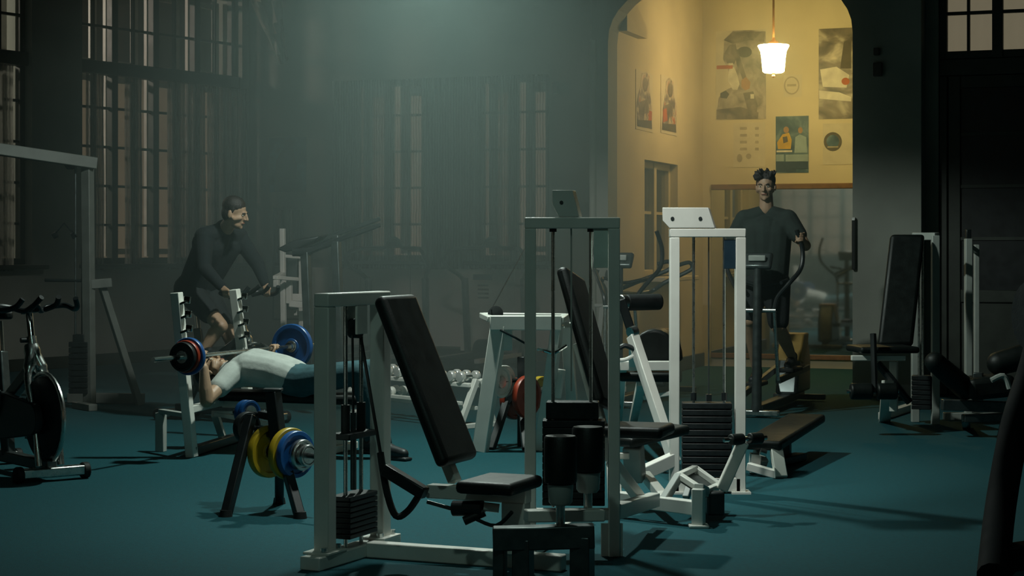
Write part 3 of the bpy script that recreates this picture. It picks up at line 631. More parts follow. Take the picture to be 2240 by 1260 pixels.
# --- leg extension machine by the right-hand pier
r = thing('leg_extension_machine', 'leg extension machine with tall black back pad and paired ankle rollers by the pier', 'exercise machine', (2.9, 14.4, 0))
Yl = 14.3
pt, pbm = P(1985, 514, Yl + 0.25), P(1958, 758, Yl - 0.05); s3 = (pbm - pt).normalized(); w3 = V((0.99, -0.1, 0)).normalized(); n3 = w3.cross(s3).normalized()
pad('back_pad', M['vinyl'], r, (pt + pbm) / 2, (0.27, (pbm - pt).length, 0.07), (w3, s3, n3), 0.03)
pad('seat', M['vinyl'], r, P(1930, 763, Yl - 0.25), (0.46, 0.42, 0.05), ((0.96, 0.1, 0), (-0.1, 0.96, 0), UP), 0.02)
f = MB(); f.bar(P(1862, 783, Yl - 0.4), P(1980, 783, Yl - 0.4), 0.05, 0.04); f.bar(P(1942, 840, Yl - 0.5), G(1935, 922), 0.09, 0.06); f.bar(P(1955, 790, Yl - 0.2), P(1955, 900, Yl - 0.2), 0.06); f.bar(G(1930, 918) + UP * 0.03, G(2045, 880) + UP * 0.03, 0.07, 0.06)
f.build('frame', M['white'], r, bevel=0.005)
tw = MB(); col(tw, P(2046, 600, Yl + 0.3).x, Yl + 0.3, 0, zat(515, Yl + 0.3), 0.06); col(tw, P(2002, 600, Yl + 0.5).x, Yl + 0.5, 0, zat(515, Yl + 0.5), 0.06); tw.bar(P(2000, 517, Yl + 0.5), P(2050, 517, Yl + 0.3), 0.06); tw.build('stack_tower', M['grey'], r, bevel=0.005)
for px in (2010, 2018): MB().cyl(P(px, 530, Yl + 0.35), P(px, 860, Yl + 0.35), 0.009, n=8).build('guide_rod', M['steel'], r)
weight_stack(r, P(2016, 840, Yl + 0.35), (1, -0.3, 0), 0.15, 0.12, 0.12, 7, 0.035, 0.004)
la = MB(); la.tube([P(1910, 730, Yl - 0.5), P(1912, 800, Yl - 0.55), P(1914, 860, Yl - 0.6)], 0.024, 8); la.build('swing_arm', M['black'], r)
for px0, px1 in ((1860, 1908), (1918, 1962)):
    MB().cyl(P(px0, 856, Yl - 0.6), P(px1, 856, Yl - 0.6), 0.062, n=20).build('ankle_roller', M['vinyl'], r, bevel=0.014, seg=3)
MB().cyl(P(1852, 856, Yl - 0.6), P(1966, 856, Yl - 0.6), 0.014, n=8).build('roller_axle', M['steel'], r)
MB().tube([P(1920, 795, Yl - 0.35), P(1950, 830, Yl - 0.4), P(1990, 880, Yl - 0.4)], 0.03, 8).build('lower_arm', M['black'], r)

# --- dark abdominal bench and cable post in the right-hand shadows
r = thing('abdominal_machine', 'dark abdominal machine with sloping black roll pads, in shadow beside the leg extension machine', 'exercise machine', (3.4, 13.6, 0))
Ya = 13.6
f = MB(); f.bar(P(2108, 915, Ya), P(2215, 912, Ya), 0.06); f.bar(P(2112, 915, Ya), G(2115, 935), 0.06); f.bar(P(2208, 880, Ya), G(2192, 956), 0.07); f.bar(P(2060, 885, Ya), P(2200, 890, Ya), 0.09, 0.08); f.bar(P(2140, 815, Ya), P(2140, 890, Ya), 0.07)
f.build('frame', M['darksteel'], r, bevel=0.006)
pd = MB(); q0, q1 = P(2045, 792, Ya - 0.2), P(2112, 850, Ya); pd.cap(q0, q1, 0.075, 0.085, 16); pd.build('roll_pad', M['vinyl'], r)
MB().cyl(P(2040, 786, Ya - 0.2), P(2046, 791, Ya - 0.2), 0.05, n=14).build('roll_cap', M['chrome'], r)
pad('seat', M['vinyl'], r, P(2160, 845, Ya), (0.34, 0.35, 0.16), (V((1, 0, 0.1)), V((0, 1, 0)), V((-0.1, 0, 1))), 0.04)
MB().tube([P(2168, 832, Ya - 0.25), P(2195, 822, Ya - 0.25), P(2208, 850, Ya - 0.25)], 0.02, 8, sub=4).build('grab_handle', M['grey'], r)
MB().cap(P(2185, 795, Ya), P(2260, 775, Ya), 0.09, 0.10, 14).build('back_roll', M['vinyl'], r)
r = thing('cable_post', 'pair of slim grey uprights standing in the dark before the glazed door', 'exercise machine', (3.75, 15.0, 0))
Yq = 15.0
f = MB(); col(f, P(2118, 600, Yq).x, Yq, 0.0, zat(522, Yq), 0.055, 0.07); f.build('upright', M['grey'], r, bevel=0.005)
f = MB(); col(f, P(2136, 600, Yq + 0.3).x, Yq + 0.3, 0.0, zat(535, Yq + 0.3), 0.04, 0.05); f.build('upright', M['grey'], r, bevel=0.005)
MB().box(P(2118, 512, Yq), (0.04, 0.05, 0.075)).build('post_cap', M['black'], r, bevel=0.006)
f = MB(); f.bar(P(2118, 524, Yq) + V((0, 0, -0.05)), P(2136, 537, Yq + 0.3) + V((0, 0, -0.05)), 0.04); f.build('top_link', M['grey'], r, bevel=0.004)
f = MB(); f.bar((P(2118, 600, Yq).x - 0.2, Yq, 0.03), (P(2118, 600, Yq).x + 0.3, Yq, 0.03), 0.08, 0.06); f.bar((P(2118, 600, Yq).x, Yq, 0.03), (P(2136, 600, Yq + 0.3).x, Yq + 0.3, 0.03), 0.06); f.build('base', M['grey'], r, bevel=0.005)

# --- black silhouette at the right edge, close to the camera
r = thing('inclined_press_machine', 'black machine in deep shadow cut off by the right edge of the photo', 'exercise machine', (2.45, 8.4, 0))
f = MB(); f.tube([G(2172, 1262), P(2190, 1100, 8.3), P(2222, 930, 8.5), P(2262, 800, 8.7), P(2300, 640, 8.8)], 0.07, 12, sub=4); f.bar(G(2175, 1250) + UP * 0.05, V((3.0, 8.6, 0.05)), 0.12, 0.10); f.bar((2.75, 8.7, 0), (2.75, 8.7, 1.25), 0.12)
f.build('frame', M['matte'], r)
pad('seat', M['vinyl'], r, (2.62, 8.55, 0.52), (0.5, 0.42, 0.10), ((1, 0, -0.2), (0, 1, 0), (0.2, 0, 1)), 0.03)
pad('back_pad', M['vinyl'], r, (2.58, 8.6, 0.95), (0.10, 0.36, 0.62), ((1, 0, 0.3), (0, 1, 0), (-0.3, 0, 1)), 0.03)
r2_ = MB(); r2_.lathe((2.50, 8.75, 1.08), (1, 0.3, 0), [(0.03, -0.02), (0.17, -0.02), (0.175, 0), (0.17, 0.02), (0.03, 0.02)], 28); r2_.build('weight_disc', M['cast'], r)

# --- adjustable flat bench right of the white tower
r = thing('sit_up_bench', 'dark sloping sit-up bench with a white foot, right of the bright white tower', 'bench', (1.6, 11.4, 0))
f = MB(); f.bar(P(1636, 1020, 11.3), P(1706, 1040, 11.2), 0.05, 0.05); f.bar(P(1698, 985, 11.3), G(1709, 1046), 0.075, 0.05); f.bar(P(1655, 985, 11.5), P(1672, 1015, 11.4), 0.05); f.bar(P(1640, 1012, 11.4), P(1662, 1014, 11.4), 0.10, 0.12)
f.build('frame', M['white'], r, bevel=0.005)
f = MB(); f.bar(P(1718, 945, 12.0), G(1718, 1012), 0.07); f.bar(G(1700, 1020) + UP * 0.03, G(1752, 1008) + UP * 0.03, 0.09, 0.05); f.build('rear_post', M['black'], r, bevel=0.006)
ba, bb = P(1664, 975, 11.3), P(1765, 914, 12.6); d_ = (bb - ba).normalized(); wv = V((d_.y, -d_.x, 0)).normalized()
pad('pad', M['vinyl'], r, (ba + bb) / 2, (0.26, (bb - ba).length, 0.06), (wv, d_, wv.cross(d_)), 0.02)
MB().cyl(P(1663, 988, 11.2), P(1676, 992, 11.2), 0.022, n=12).build('knob', M['steel'], r)

# --- flat bench press with two uprights
BL = G(420, 1000); BR = G(553, 957)
ub = V((0.35, 0.937, 0)).normalized(); bb_ = V((0.937, -0.35, 0)).normalized()
r = thing('bench_press', 'white bench press stand with notched uprights and a black bench pad under the lifting man', 'bench', (-1.8, 12.6, 0))
for base, top in ((BL, P(386, 640, BL.y)), (BR, P(513, 633, BR.y - 0.05))):
    f = MB(); f.bar(base, top, 0.065, 0.065); u_ = f.build('upright', M['white'], r, bevel=0.005)
    for k in range(4):
        c_ = top - UP * (0.06 + 0.095 * k) + bb_ * (0.055 + 0.008 * k)
        hk = MB(); hk.bar(c_ - UP * 0.02 - bb_ * 0.03, c_ + bb_ * 0.03, 0.05, 0.018); hk.bar(c_ + bb_ * 0.025 - UP * 0.01, c_ + bb_ * 0.03 + UP * 0.035, 0.05, 0.014); hk.build('bar_hook', M['chrome'], u_, bevel=0.003)
mb_ = (BL + BR) / 2
f = MB()
f.bar(BL - bb_ * 0.02 + UP * 0.32, BR + UP * 0.32, 0.05, 0.05)
f.bar(mb_ + UP * 0.31, mb_ + bb_ * 0.98 + UP * 0.31, 0.06, 0.06); f.bar(mb_ + bb_ * 0.92 + UP * 0.31, mb_ + bb_ * 0.92, 0.065)
f.bar(mb_ + bb_ * 0.92 - ub * 0.2 + UP * 0.03, mb_ + bb_ * 0.92 + ub * 0.2 + UP * 0.03, 0.07, 0.05)
f.build('frame', M['white'], r, bevel=0.005)
f = MB(); q0 = BL - bb_ * 0.02 + UP * 0.28; q1 = G(352, 988); f.bar(q0, V((q1.x, q1.y, 0.28)), 0.045, 0.03); f.bar(V((q1.x, q1.y, 0.27)), q1, 0.065, 0.05); f.build('rear_brace', M['grey'], r, bevel=0.004)
f = MB(); q0 = P(470, 905, 12.9); f.bar(q0, G(490, 965), 0.05); f.bar(q0, q0 + bb_ * 0.42 - UP * 0.06, 0.03); f.bar(q0 + UP * 0.01 , q0 + bb_ * 0.42 + UP * 0.02, 0.02); f.build('side_brace', M['white'], r, bevel=0.004)
PADZ = 0.37
f = MB(); f.bar(BL + UP * 0.04, BR + UP * 0.04, 0.06, 0.06); f.build('shaded_base_bar', M['darksteel'], r, bevel=0.005)  # dark steel puts the shade under the bench into the bar's colour
pad('bench_pad', M['vinyl'], r, mb_ + bb_ * 0.50 + UP * PADZ, (1.22, 0.29, 0.07), (bb_, ub, UP), 0.028)
# ---------------------------------------------------------------- exercise bikes
def xf(root, x, y, z=0.0):
    return WM[root.name] @ V((x, y, z))
def make_bike(loc, rz, label):
    r = thing('spin_bike', label, 'exercise bike', loc, rz, 'spin bikes')
    p = lambda x, y, z: xf(r, x, y, z)
    fx = (p(1, 0, 0) - p(0, 0, 0)); fy = (p(0, 1, 0) - p(0, 0, 0))
    for x in (0.5, -0.5):
        m = MB().bar(p(x, -0.20, 0.055), p(x, 0.20, 0.055), 0.085, 0.06).build('stabiliser', M['steel'], r, bevel=0.01)
        for s in (-1, 1): MB().cyl(p(x, 0.19 * s, 0.05), p(x, 0.235 * s, 0.05), 0.05, n=16).build('end_cap', M['rubber'], m, bevel=0.008)
    f = MB(); f.bar(p(0.5, 0, 0.09), p(-0.5, 0, 0.09), 0.07, 0.07); f.bar(p(-0.15, 0, 0.1), p(-0.27, 0, 0.75), 0.06, 0.08); f.bar(p(-0.2, 0, 0.42), p(0.2, 0, 0.66), 0.06, 0.08); f.bar(p(-0.4, 0, 0.1), p(-0.2, 0, 0.40), 0.05)
    f.build('frame', M['darksteel'], r, bevel=0.01)
    fk = MB()
    for s in (-1, 1): fk.tube([p(0.20, 0, 0.80), p(0.245, 0.03 * s, 0.70), p(0.29, 0.062 * s, 0.60), p(0.40, 0.07 * s, 0.36), p(0.47, 0.07 * s, 0.09)], [0.045, 0.036, 0.024, 0.017, 0.022], 10, sub=5)
    fk.build('fork', M['steel'], r)
    w = MB(); w.lathe(p(0.39, 0, 0.37), fy, [(0.03, -0.028), (0.24, -0.024), (0.255, -0.018), (0.258, 0), (0.255, 0.018), (0.24, 0.024), (0.03, 0.028)], 40); w.build('flywheel', M['cast'], r)
    g = MB(); rim = [p(0.39 + 0.275 * math.cos(t), 0.0, 0.37 + 0.275 * math.sin(t)) for t in [math.radians(-60 + 12 * k) for k in range(16)]]; g.tube(rim, 0.014, 8); g.build('wheel_guard', M['steel'], r)
    MB().cyl(p(0.39, -0.085, 0.37), p(0.39, 0.085, 0.37), 0.02, n=12).build('axle', M['chrome'], r)
    cc = MB(); cv = [p(0.39 + 0.10 * math.cos(t), -0.05, 0.37 + 0.10 * math.sin(t)) for t in [math.radians(-90 + 20 * k) for k in range(10)]] + [p(-0.08 + 0.15 * math.cos(t), -0.05, 0.36 + 0.15 * math.sin(t)) for t in [math.radians(90 + 20 * k) for k in range(10)]]
    cc.prism(cv, fy * -0.05); cc.build('chain_guard', M['black'], r, bevel=0.008)
    st = MB(); st.cyl(p(0.245, 0, 0.68), p(0.195, 0, 0.86), 0.032, n=14); st.build('head_tube', M['steel'], r)
    st = MB(); st.cyl(p(0.197, 0, 0.85), p(0.16, 0, 1.01), 0.024, n=14); st.build('stem', M['chrome'], r)
    MB().cyl(p(0.20, -0.07, 0.84), p(0.2, 0.0, 0.84), 0.016, n=10).build('stem_knob', M['black'], r)
    hb = MB()
    hb.tube([p(0.46, -0.17, 1.10), p(0.42, -0.20, 1.05), p(0.30, -0.235, 1.03), p(0.20, -0.22, 1.05), p(0.17, -0.12, 1.04), p(0.22, -0.05, 1.02), p(0.27, 0.0, 1.06), p(0.22, 0.05, 1.02), p(0.17, 0.12, 1.04), p(0.20, 0.22, 1.05), p(0.30, 0.235, 1.03), p(0.42, 0.20, 1.05), p(0.46, 0.17, 1.10)], 0.0175, 9, sub=5)
    hb.bar(p(0.10, 0, 1.01), p(0.26, 0, 1.03), 0.05, 0.03); hb.build('handlebar', M['black'], r)
    for s in (-1, 1): MB().tube([p(0.29, 0.05 * s, 1.03), p(0.40, 0.07 * s, 1.06), p(0.47, 0.055 * s, 1.11)], 0.017, 8, sub=4).build('aero_grip', M['rubber'], r)
    sp = MB(); sp.cyl(p(-0.26, 0, 0.72), p(-0.29, 0, 0.94), 0.022, n=12); sp.build('seat_post', M['chrome'], r)
    sd = MB(); sd.prism([p(-0.44, -0.10, 0.955), p(-0.44, 0.10, 0.955), p(-0.30, 0.085, 0.965), p(-0.14, 0.028, 0.955), p(-0.14, -0.028, 0.955), p(-0.30, -0.085, 0.965)], (0, 0, 0.055)); sd.build('saddle', M['vinyl'], r, bevel=0.018, seg=3)
    for s, ang in ((-1, 70), (1, 250)):
        t = math.radians(ang); e = p(-0.08 + 0.17 * math.cos(t), 0.12 * s, 0.36 + 0.17 * math.sin(t))
        k = MB(); k.bar(p(-0.08, 0.10 * s, 0.36), e, 0.03, 0.02); k = k.build('crank', M['darksteel'], r)
        MB().box(e + fy * (0.06 * s), (0.10, 0.09, 0.03), (fx, fy, UP)).build('pedal', M['black'], k, bevel=0.006)
    return r
R1_ = math.atan2(-0.78, 0.62)
fs = G(114, 1052); d1 = V((0.62, -0.78, 0))
bike = make_bike(fs - d1 * 0.5, R1_, 'dark spin bike with looped black handlebars and silver fork, at the photo\'s left edge')
CYF = V((0.82, -0.57, 0)).normalized(); CYL = V((-CYF.y, CYF.x, 0))
CYH = P(432, 622, 15.0)
cyb = V((CYH.x, CYH.y, 0)) + CYF * 0.27
dup(bike, cyb, math.atan2(CYF.y, CYF.x), 'dark spin bike ridden by the man in the black long-sleeved top')

# ---------------------------------------------------------------- treadmills below the back windows
def make_treadmill(loc, rz, label):
    r = thing('treadmill', label, 'treadmill', loc, rz, 'treadmills under the back windows')
    p = lambda x, y, z: xf(r, x, y, z)                         # +x is the way the runner faces
    fx = (p(1, 0, 0) - p(0, 0, 0)); fy = (p(0, 1, 0) - p(0, 0, 0))
    MB().box(p(-0.15, 0, 0.12), (1.5, 0.56, 0.10), (fx, fy, UP)).build('deck', M['black'], r, bevel=0.012)
    MB().box(p(-0.2, 0, 0.178), (1.38, 0.44, 0.016), (fx, fy, UP)).build('belt', M['rubber'], r)
    for s in (-1, 1): MB().box(p(-0.15, 0.30 * s, 0.16), (1.5, 0.07, 0.05), (fx, fy, UP)).build('side_rail', M['grey'], r, bevel=0.008)
    hd = MB(); hd.lathe(p(0.62, -0.30, 0.16), fy, [(0.02, 0), (0.15, 0.01), (0.17, 0.04), (0.17, 0.56), (0.15, 0.59), (0.02, 0.60)], 24); hd.build('motor_cover', M['black'], r)
    for x in (-0.8, 0.5):
        for s in (-1, 1): MB().cyl(p(x, 0.26 * s, 0), p(x, 0.26 * s, 0.08), 0.03, n=10).build('foot', M['rubber'], r)
    for s in (-1, 1):
        u = MB(); u.bar(p(0.52, 0.36 * s, 0.12), p(0.44, 0.37 * s, 1.06), 0.10, 0.055, up=fy); u.build('upright', M['darksteel'], r, bevel=0.01)
        a = MB(); a.tube([p(0.44, 0.37 * s, 1.02), p(0.36, 0.42 * s, 1.10), p(0.22, 0.505 * s, 1.19), p(0.1, 0.51 * s, 1.30), p(0.15, 0.44 * s, 1.385), p(0.28, 0.33 * s, 1.41), p(0.34, 0.12 * s, 1.42), p(0.36, 0.06 * s, 1.50), p(0.36, -0.001 * s, 1.535)], 0.024, 9, sub=5); a.build('handrail', M['black'], r)
    c = MB(); c.box(p(0.37, 0, 1.46), (0.035, 0.17, 0.10), ((fx + UP * 0.5).normalized(), fy, (UP - fx * 0.5).normalized())); c.build('console', M['darksteel'], r, bevel=0.015)
    return r
ta = P(1058, 560, 21.2); ry = math.atan2(E1.y, E1.x)
tm = make_treadmill(V((ta.x, ta.y, 0)) + E1 * -0.1, ry, 'dark treadmill with hooped handrails under the window next to the alcove')
tb_ = P(842, 560, 21.6)
dup(tm, V((tb_.x, tb_.y, 0)) + E1 * -0.1, ry, 'dark treadmill with hooped handrails under the farther back window, second from the alcove')
# a third one turned sideways with a long tilted console and side rails
r = thing('treadmill', 'treadmill seen side on with long dark tilted rails, next to the framed mirror', 'treadmill', P(700, 906, 15.5) * 1.0, 0, 'treadmills under the back windows')
Yk = 15.5
mk = MB(); mk.prism([P(604, 545, Yk), P(640, 526, Yk), P(700, 516, Yk), P(688, 528, Yk), P(645, 548, Yk), P(622, 552, Yk)], (0.05, 0.30, 0.02)); mk.build('console', M['black'], r, bevel=0.015)
for py, Yd in ((0, 0.0), (-14, 0.7)):
    m = MB(); m.tube([P(640, 552 + py, Yk + Yd), P(668, 551 + py, Yk + Yd), P(700, 540 + py, Yk + Yd), P(745, 523 + py, Yk + Yd), P(790, 507 + py, Yk + Yd), P(832, 492 + py, Yk + Yd)], [0.035, 0.04, 0.03, 0.022, 0.022, 0.018], 9, sub=4); m.build('handrail', M['black'], r)
    q = P(735, 528 + py, Yk + Yd); m = MB(); m.bar(q, V((q.x + 0.05, q.y, 0.15)), 0.07); m.build('upright', M['darksteel'], r, bevel=0.008)
    q = P(668, 551 + py, Yk + Yd); m = MB(); m.bar(q, V((q.x + 0.05, q.y, 0.15)), 0.07); m.build('upright', M['darksteel'], r, bevel=0.008)
q = P(672, 895, Yk + 0.95); MB().box((q.x, q.y, 0.10), (1.1, 0.66, 0.13)).build('deck', M['black'], r, bevel=0.015)
MB().box((q.x, q.y, 0.172), (1.0, 0.42, 0.012)).build('belt', M['rubber'], r)
MB().box((q.x, q.y, 0.018), (0.95, 0.55, 0.036)).build('foot_rail', M['rubber'], r)

# ---------------------------------------------------------------- cross trainers in front of the alcove
def make_elliptical(loc, rz, label):
    r = thing('elliptical_trainer', label, 'elliptical trainer', loc, rz)
    p = lambda x, y, z: xf(r, x, y, z); fx = (p(1, 0, 0) - p(0, 0, 0)); fy = (p(0, 1, 0) - p(0, 0, 0))
    m = MB(); m.cyl(p(0.78, 0, 0.05), p(0.74, 0, 1.24), 0.042, 0.034, 18); m.build('column', M['darksteel'], r)
    m = MB().bar(p(0.78, -0.19, 0.04), p(0.78, 0.19, 0.04), 0.06, 0.05).build('front_foot', M['steel'], r, bevel=0.01)
    m = MB().bar(p(-1.05, -0.24, 0.04), p(-1.05, 0.24, 0.04), 0.06, 0.05).build('rear_foot', M['darksteel'], r, bevel=0.01)
    m = MB().bar(p(0.78, 0, 0.07), p(-1.05, 0, 0.07), 0.10, 0.07).build('base_beam', M['darksteel'], r, bevel=0.01)
    h = MB(); h.prism([p(-0.42, -0.10, 0.10), p(-0.55, -0.10, 0.42), p(-0.74, -0.10, 0.62), p(-0.95, -0.10, 0.62), p(-1.08, -0.10, 0.40), p(-1.08, -0.10, 0.10)], fy * 0.20); hull = h.build('flywheel_housing', M['darksteel'], r, bevel=0.03, seg=3)
    h = MB(); h.prism([p(-0.53, -0.108, 0.40), p(-0.72, -0.108, 0.635), p(-0.96, -0.108, 0.635), p(-0.90, -0.108, 0.52), p(-0.70, -0.108, 0.36)], fy * 0.216); h.build('ochre_cover', M['hull'], hull, bevel=0.015)
    c = MB(); c.box(p(0.72, 0, 1.30), (0.05, 0.24, 0.16), ((fx + UP * 0.8).normalized(), fy, (UP - fx * 0.8).normalized())); con = c.build('console', M['darksteel'], r, bevel=0.02)
    MB().box(p(0.76, 0, 1.325), (0.03, 0.145, 0.05), (fx, fy, UP)).build('console_hood', M['grey'], con, bevel=0.008)
    MB().cyl(p(0.72, -0.15, 0.89), p(0.72, 0.15, 0.89), 0.021, n=12).build('pivot_axle', M['steel'], r)
    MB().tube([p(0.66, -0.18, 1.12), p(0.55, -0.20, 1.14), p(0.62, 0, 1.10), p(0.55, 0.20, 1.14), p(0.66, 0.18, 1.12)], 0.016, 8, sub=5).build('fixed_handle', M['black'], r)
    for s, k, zf in ((1, 0.10, 0.36), (-1, -0.08, 0.24)):
        a = MB(); a.tube([p(0.72, 0.135 * s, 0.89), p(0.70, 0.16 * s, 1.0), p(0.60 + k, 0.26 * s, 1.12), p(0.50 + k, 0.335 * s, 1.24), p(0.46 + k, 0.34 * s, 1.40), p(0.50 + k, 0.30 * s, 1.56)], 0.019, 9, sub=5); a.build('moving_handle', M['black'], r)
        m = MB(); m.cyl(p(0.72, 0.135 * s, 0.89), p(0.66 - k, 0.135 * s, zf - 0.06), 0.016, n=10); m.build('swing_rod', M['steel'], r)
        m = MB(); m.bar(p(0.66 - k, 0.135 * s, zf - 0.06), p(-0.75, 0.135 * s, 0.33), 0.045, 0.055); m.build('pedal_rail', M['darksteel'], r, bevel=0.006)
        m = MB(); m.box(p(0.12 - k, 0.135 * s, zf), (0.38, 0.14, 0.04), (fx, fy, UP)); m.build('pedal', M['rubber'], r, bevel=0.012)
    return r
ELB = G(1655, 914); EF = -E1
ERZ = math.atan2(EF.y, EF.x)
el_loc = V((ELB.x, ELB.y, 0)) - EF * 0.78
elp = make_elliptical(el_loc, ERZ, 'dark elliptical trainer under the man in the archway, with ochre covered housing')
elp['group'] = 'elliptical trainers'
q = P(1352, 700, 16.1)
e2 = dup(elp, V((q.x, q.y, 0)) - EF * 0.78, ERZ, 'dark elliptical trainer with curved handles rising behind the tall grey machine frame')
Yv = 16.5
for (x0, y0, x1, y1, dd) in ((1330, 640, 1466, 588, 0.0), (1396, 644, 1512, 590, 0.45)):
    MB().tube([P(1352, 640, 16.15), P(x0 + 20, y0 - 4, Yv + dd), P((x0 + x1) / 2, (y0 + y1) / 2 + 1, Yv + dd), P(x1 - 12, y1 + 6, Yv + dd), P(x1 + 2, y1 - 4, Yv + dd), P(x1 - 4, y1 - 16, Yv + dd), P(x1 - 28, y1 - 10, Yv + dd)], 0.020, 9, sub=5).build('long_handle', M['darksteel'], e2)
q = P(1312, 700, 18.0)
# slim upright trainer arms further left, by the pier
r = thing('elliptical_trainer', 'slim grey trainer with two bent arms standing against the pier of the arch', 'elliptical trainer', V((q.x, q.y, 0)), 0, 'elliptical trainers')
Ys = 17.9
for a in ((1308, 590), (1330, 592)):
    MB().tube([P(a[0], a[1], Ys), P(a[0] - 2, a[1] + 14, Ys), P(a[0] + 16, a[1] + 42, Ys), P(a[0] + 14, a[1] + 80, Ys)], 0.018, 8, sub=4).build('arm', M['black'], r)
f = MB(); f.bar(P(1318, 665, Ys), P(1306, 800, Ys), 0.05); f.bar(P(1338, 668, Ys), P(1344, 800, Ys), 0.05); f.bar(P(1300, 668, Ys), P(1346, 668, Ys), 0.05, 0.03); f.bar(P(1306, 795, Ys), V((P(1300, 800, Ys).x, Ys, 0)), 0.05); f.bar(P(1344, 795, Ys), V((P(1350, 800, Ys).x, Ys, 0)), 0.05); f.bar(V((P(1290, 800, Ys).x, Ys, 0.03)), V((P(1370, 800, Ys).x, Ys, 0.03)), 0.08, 0.05)
f.build('frame', M['grey'], r, bevel=0.006)
# ---------------------------------------------------------------- plates and plate trees
def plate(c, axis, rad, th, mat, label, group=None, hub=True, mat2=None):
    """one weight plate: dished rim, recessed web, raised hub and centre ring"""
    ax = V(axis).normalized()
    r = thing('weight_plate', label, 'weight plate', V((c[0], c[1], c[2] - rad)), 0, group)
    h = th / 2
    MB().lathe(c, ax, [(0.028, -h * 0.7), (rad * 0.34, -h * 0.7), (rad * 0.36, -h * 0.45), (rad * 0.78, -h * 0.45), (rad * 0.82, -h), (rad * 0.97, -h), (rad, -h * 0.7), (rad, h * 0.7), (rad * 0.97, h), (rad * 0.82, h), (rad * 0.78, h * 0.45), (rad * 0.36, h * 0.45), (rad * 0.34, h * 0.7), (0.028, h * 0.7)], 40).build('disc', mat, r)
    MB().lathe(c, ax, [(0.026, -h * 0.95), (0.042, -h * 0.95), (0.044, -h * 0.7), (0.044, h * 0.7), (0.042, h * 0.95), (0.026, h * 0.95)], 24).build('hub_ring', mat2 or M['steel'], r)
    return r
# front plate tree (black A frame)
r = thing('plate_tree', 'black A frame plate tree loaded with yellow, blue and chrome plates in the foreground', 'plate tree', (-1.25, 9.7, 0))
pa = V((0.76, -0.65, 0)).normalized()
TT = P(597, 856, 9.75); LF, RF, BF = G(494, 1130), G(657, 1134), G(611, 1102)
f = MB(); f.bar(TT, V((TT.x + 0.035, TT.y, 0.33)), 0.065, 0.075); f.build('spine', M['black'], r, bevel=0.006)
MB().box(TT + UP * 0.008, (0.10, 0.085, 0.016)).build('top_cap', M['black'], r, bevel=0.004)
hub = V((TT.x + 0.02, TT.y, 0.40))
LJ = P(549, 908, 9.8); RJ = V((TT.x + 0.035, TT.y, 0.37))
for q, hj in ((LF, LJ), (RF, RJ), (BF, RJ)):
    m = MB(); m.bar(hj, q, 0.05, 0.05); lg = m.build('leg', M['black'], r, bevel=0.006)
    MB().cyl(q, q + UP * 0.035, 0.036, 0.03, 14).build('rubber_foot', M['rubber'], lg)
pc = P(612, 990, 9.75)
for nm, a, b in (('peg', pc - pa * 0.24, pc + pa * 0.36),):
    MB().cyl(a, b, 0.014, n=12).build(nm, M['black'], r)
m = MB(); m.bar(pc - UP * 0.05, V((TT.x + 0.03, TT.y, 0.38)), 0.06); m.build('peg_bracket', M['black'], r, bevel=0.005)
pl = P(555, 905, 9.95); MB().cyl(pl + pa * 0.08, pl - pa * 0.16, 0.013, n=12).build('peg', M['black'], r)
m = MB(); m.bar(pl + pa * 0.06, V((TT.x, TT.y, pl.z)), 0.04); m.build('peg_bracket', M['black'], r, bevel=0.005)
plate(pc - pa * 0.085, pa, 0.140, 0.045, M['yellow'], 'dull yellow plate hung on the far side of the front plate tree')
plate(pc + pa * 0.075, pa, 0.138, 0.04, M['yellow'], 'yellow plate on the near peg of the front plate tree, behind the blue one')
plate(pc + pa * 0.122, pa, 0.125, 0.04, M['blue'], 'blue plate between the yellow and chrome plates on the front tree')
plate(pc + pa * 0.172, pa, 0.082, 0.035, M['steel'], 'small bare metal plate outermost on the near peg of the front plate tree')
plate(pc + pa * 0.215, pa, 0.058, 0.03, M['steel'], 'smallest metal disc on the tip of the near peg')
plate(pl - pa * 0.035, pa, 0.072, 0.03, M['blue'], 'small blue plate high on the front plate tree, next to its spine')
plate(pl - pa * 0.068, pa, 0.072, 0.03, M['blue'], 'small light-struck blue plate outermost on the upper peg of the front tree')
MB().cyl(pl - pa * 0.09, pl - pa * 0.125, 0.026, n=16).build('peg_sleeve', M['white'], r)
pk = P(540, 935, 9.9); plate(pk, pa, 0.085, 0.04, M['cast'], 'black iron plate under the small blue plates on the front tree')
MB().cyl(pk + pa * 0.10, pk - pa * 0.06, 0.013, n=12).build('peg', M['black'], r)
m = MB(); m.bar(pk + pa * 0.09, hub, 0.035); m.build('peg_bracket', M['black'], r, bevel=0.005)

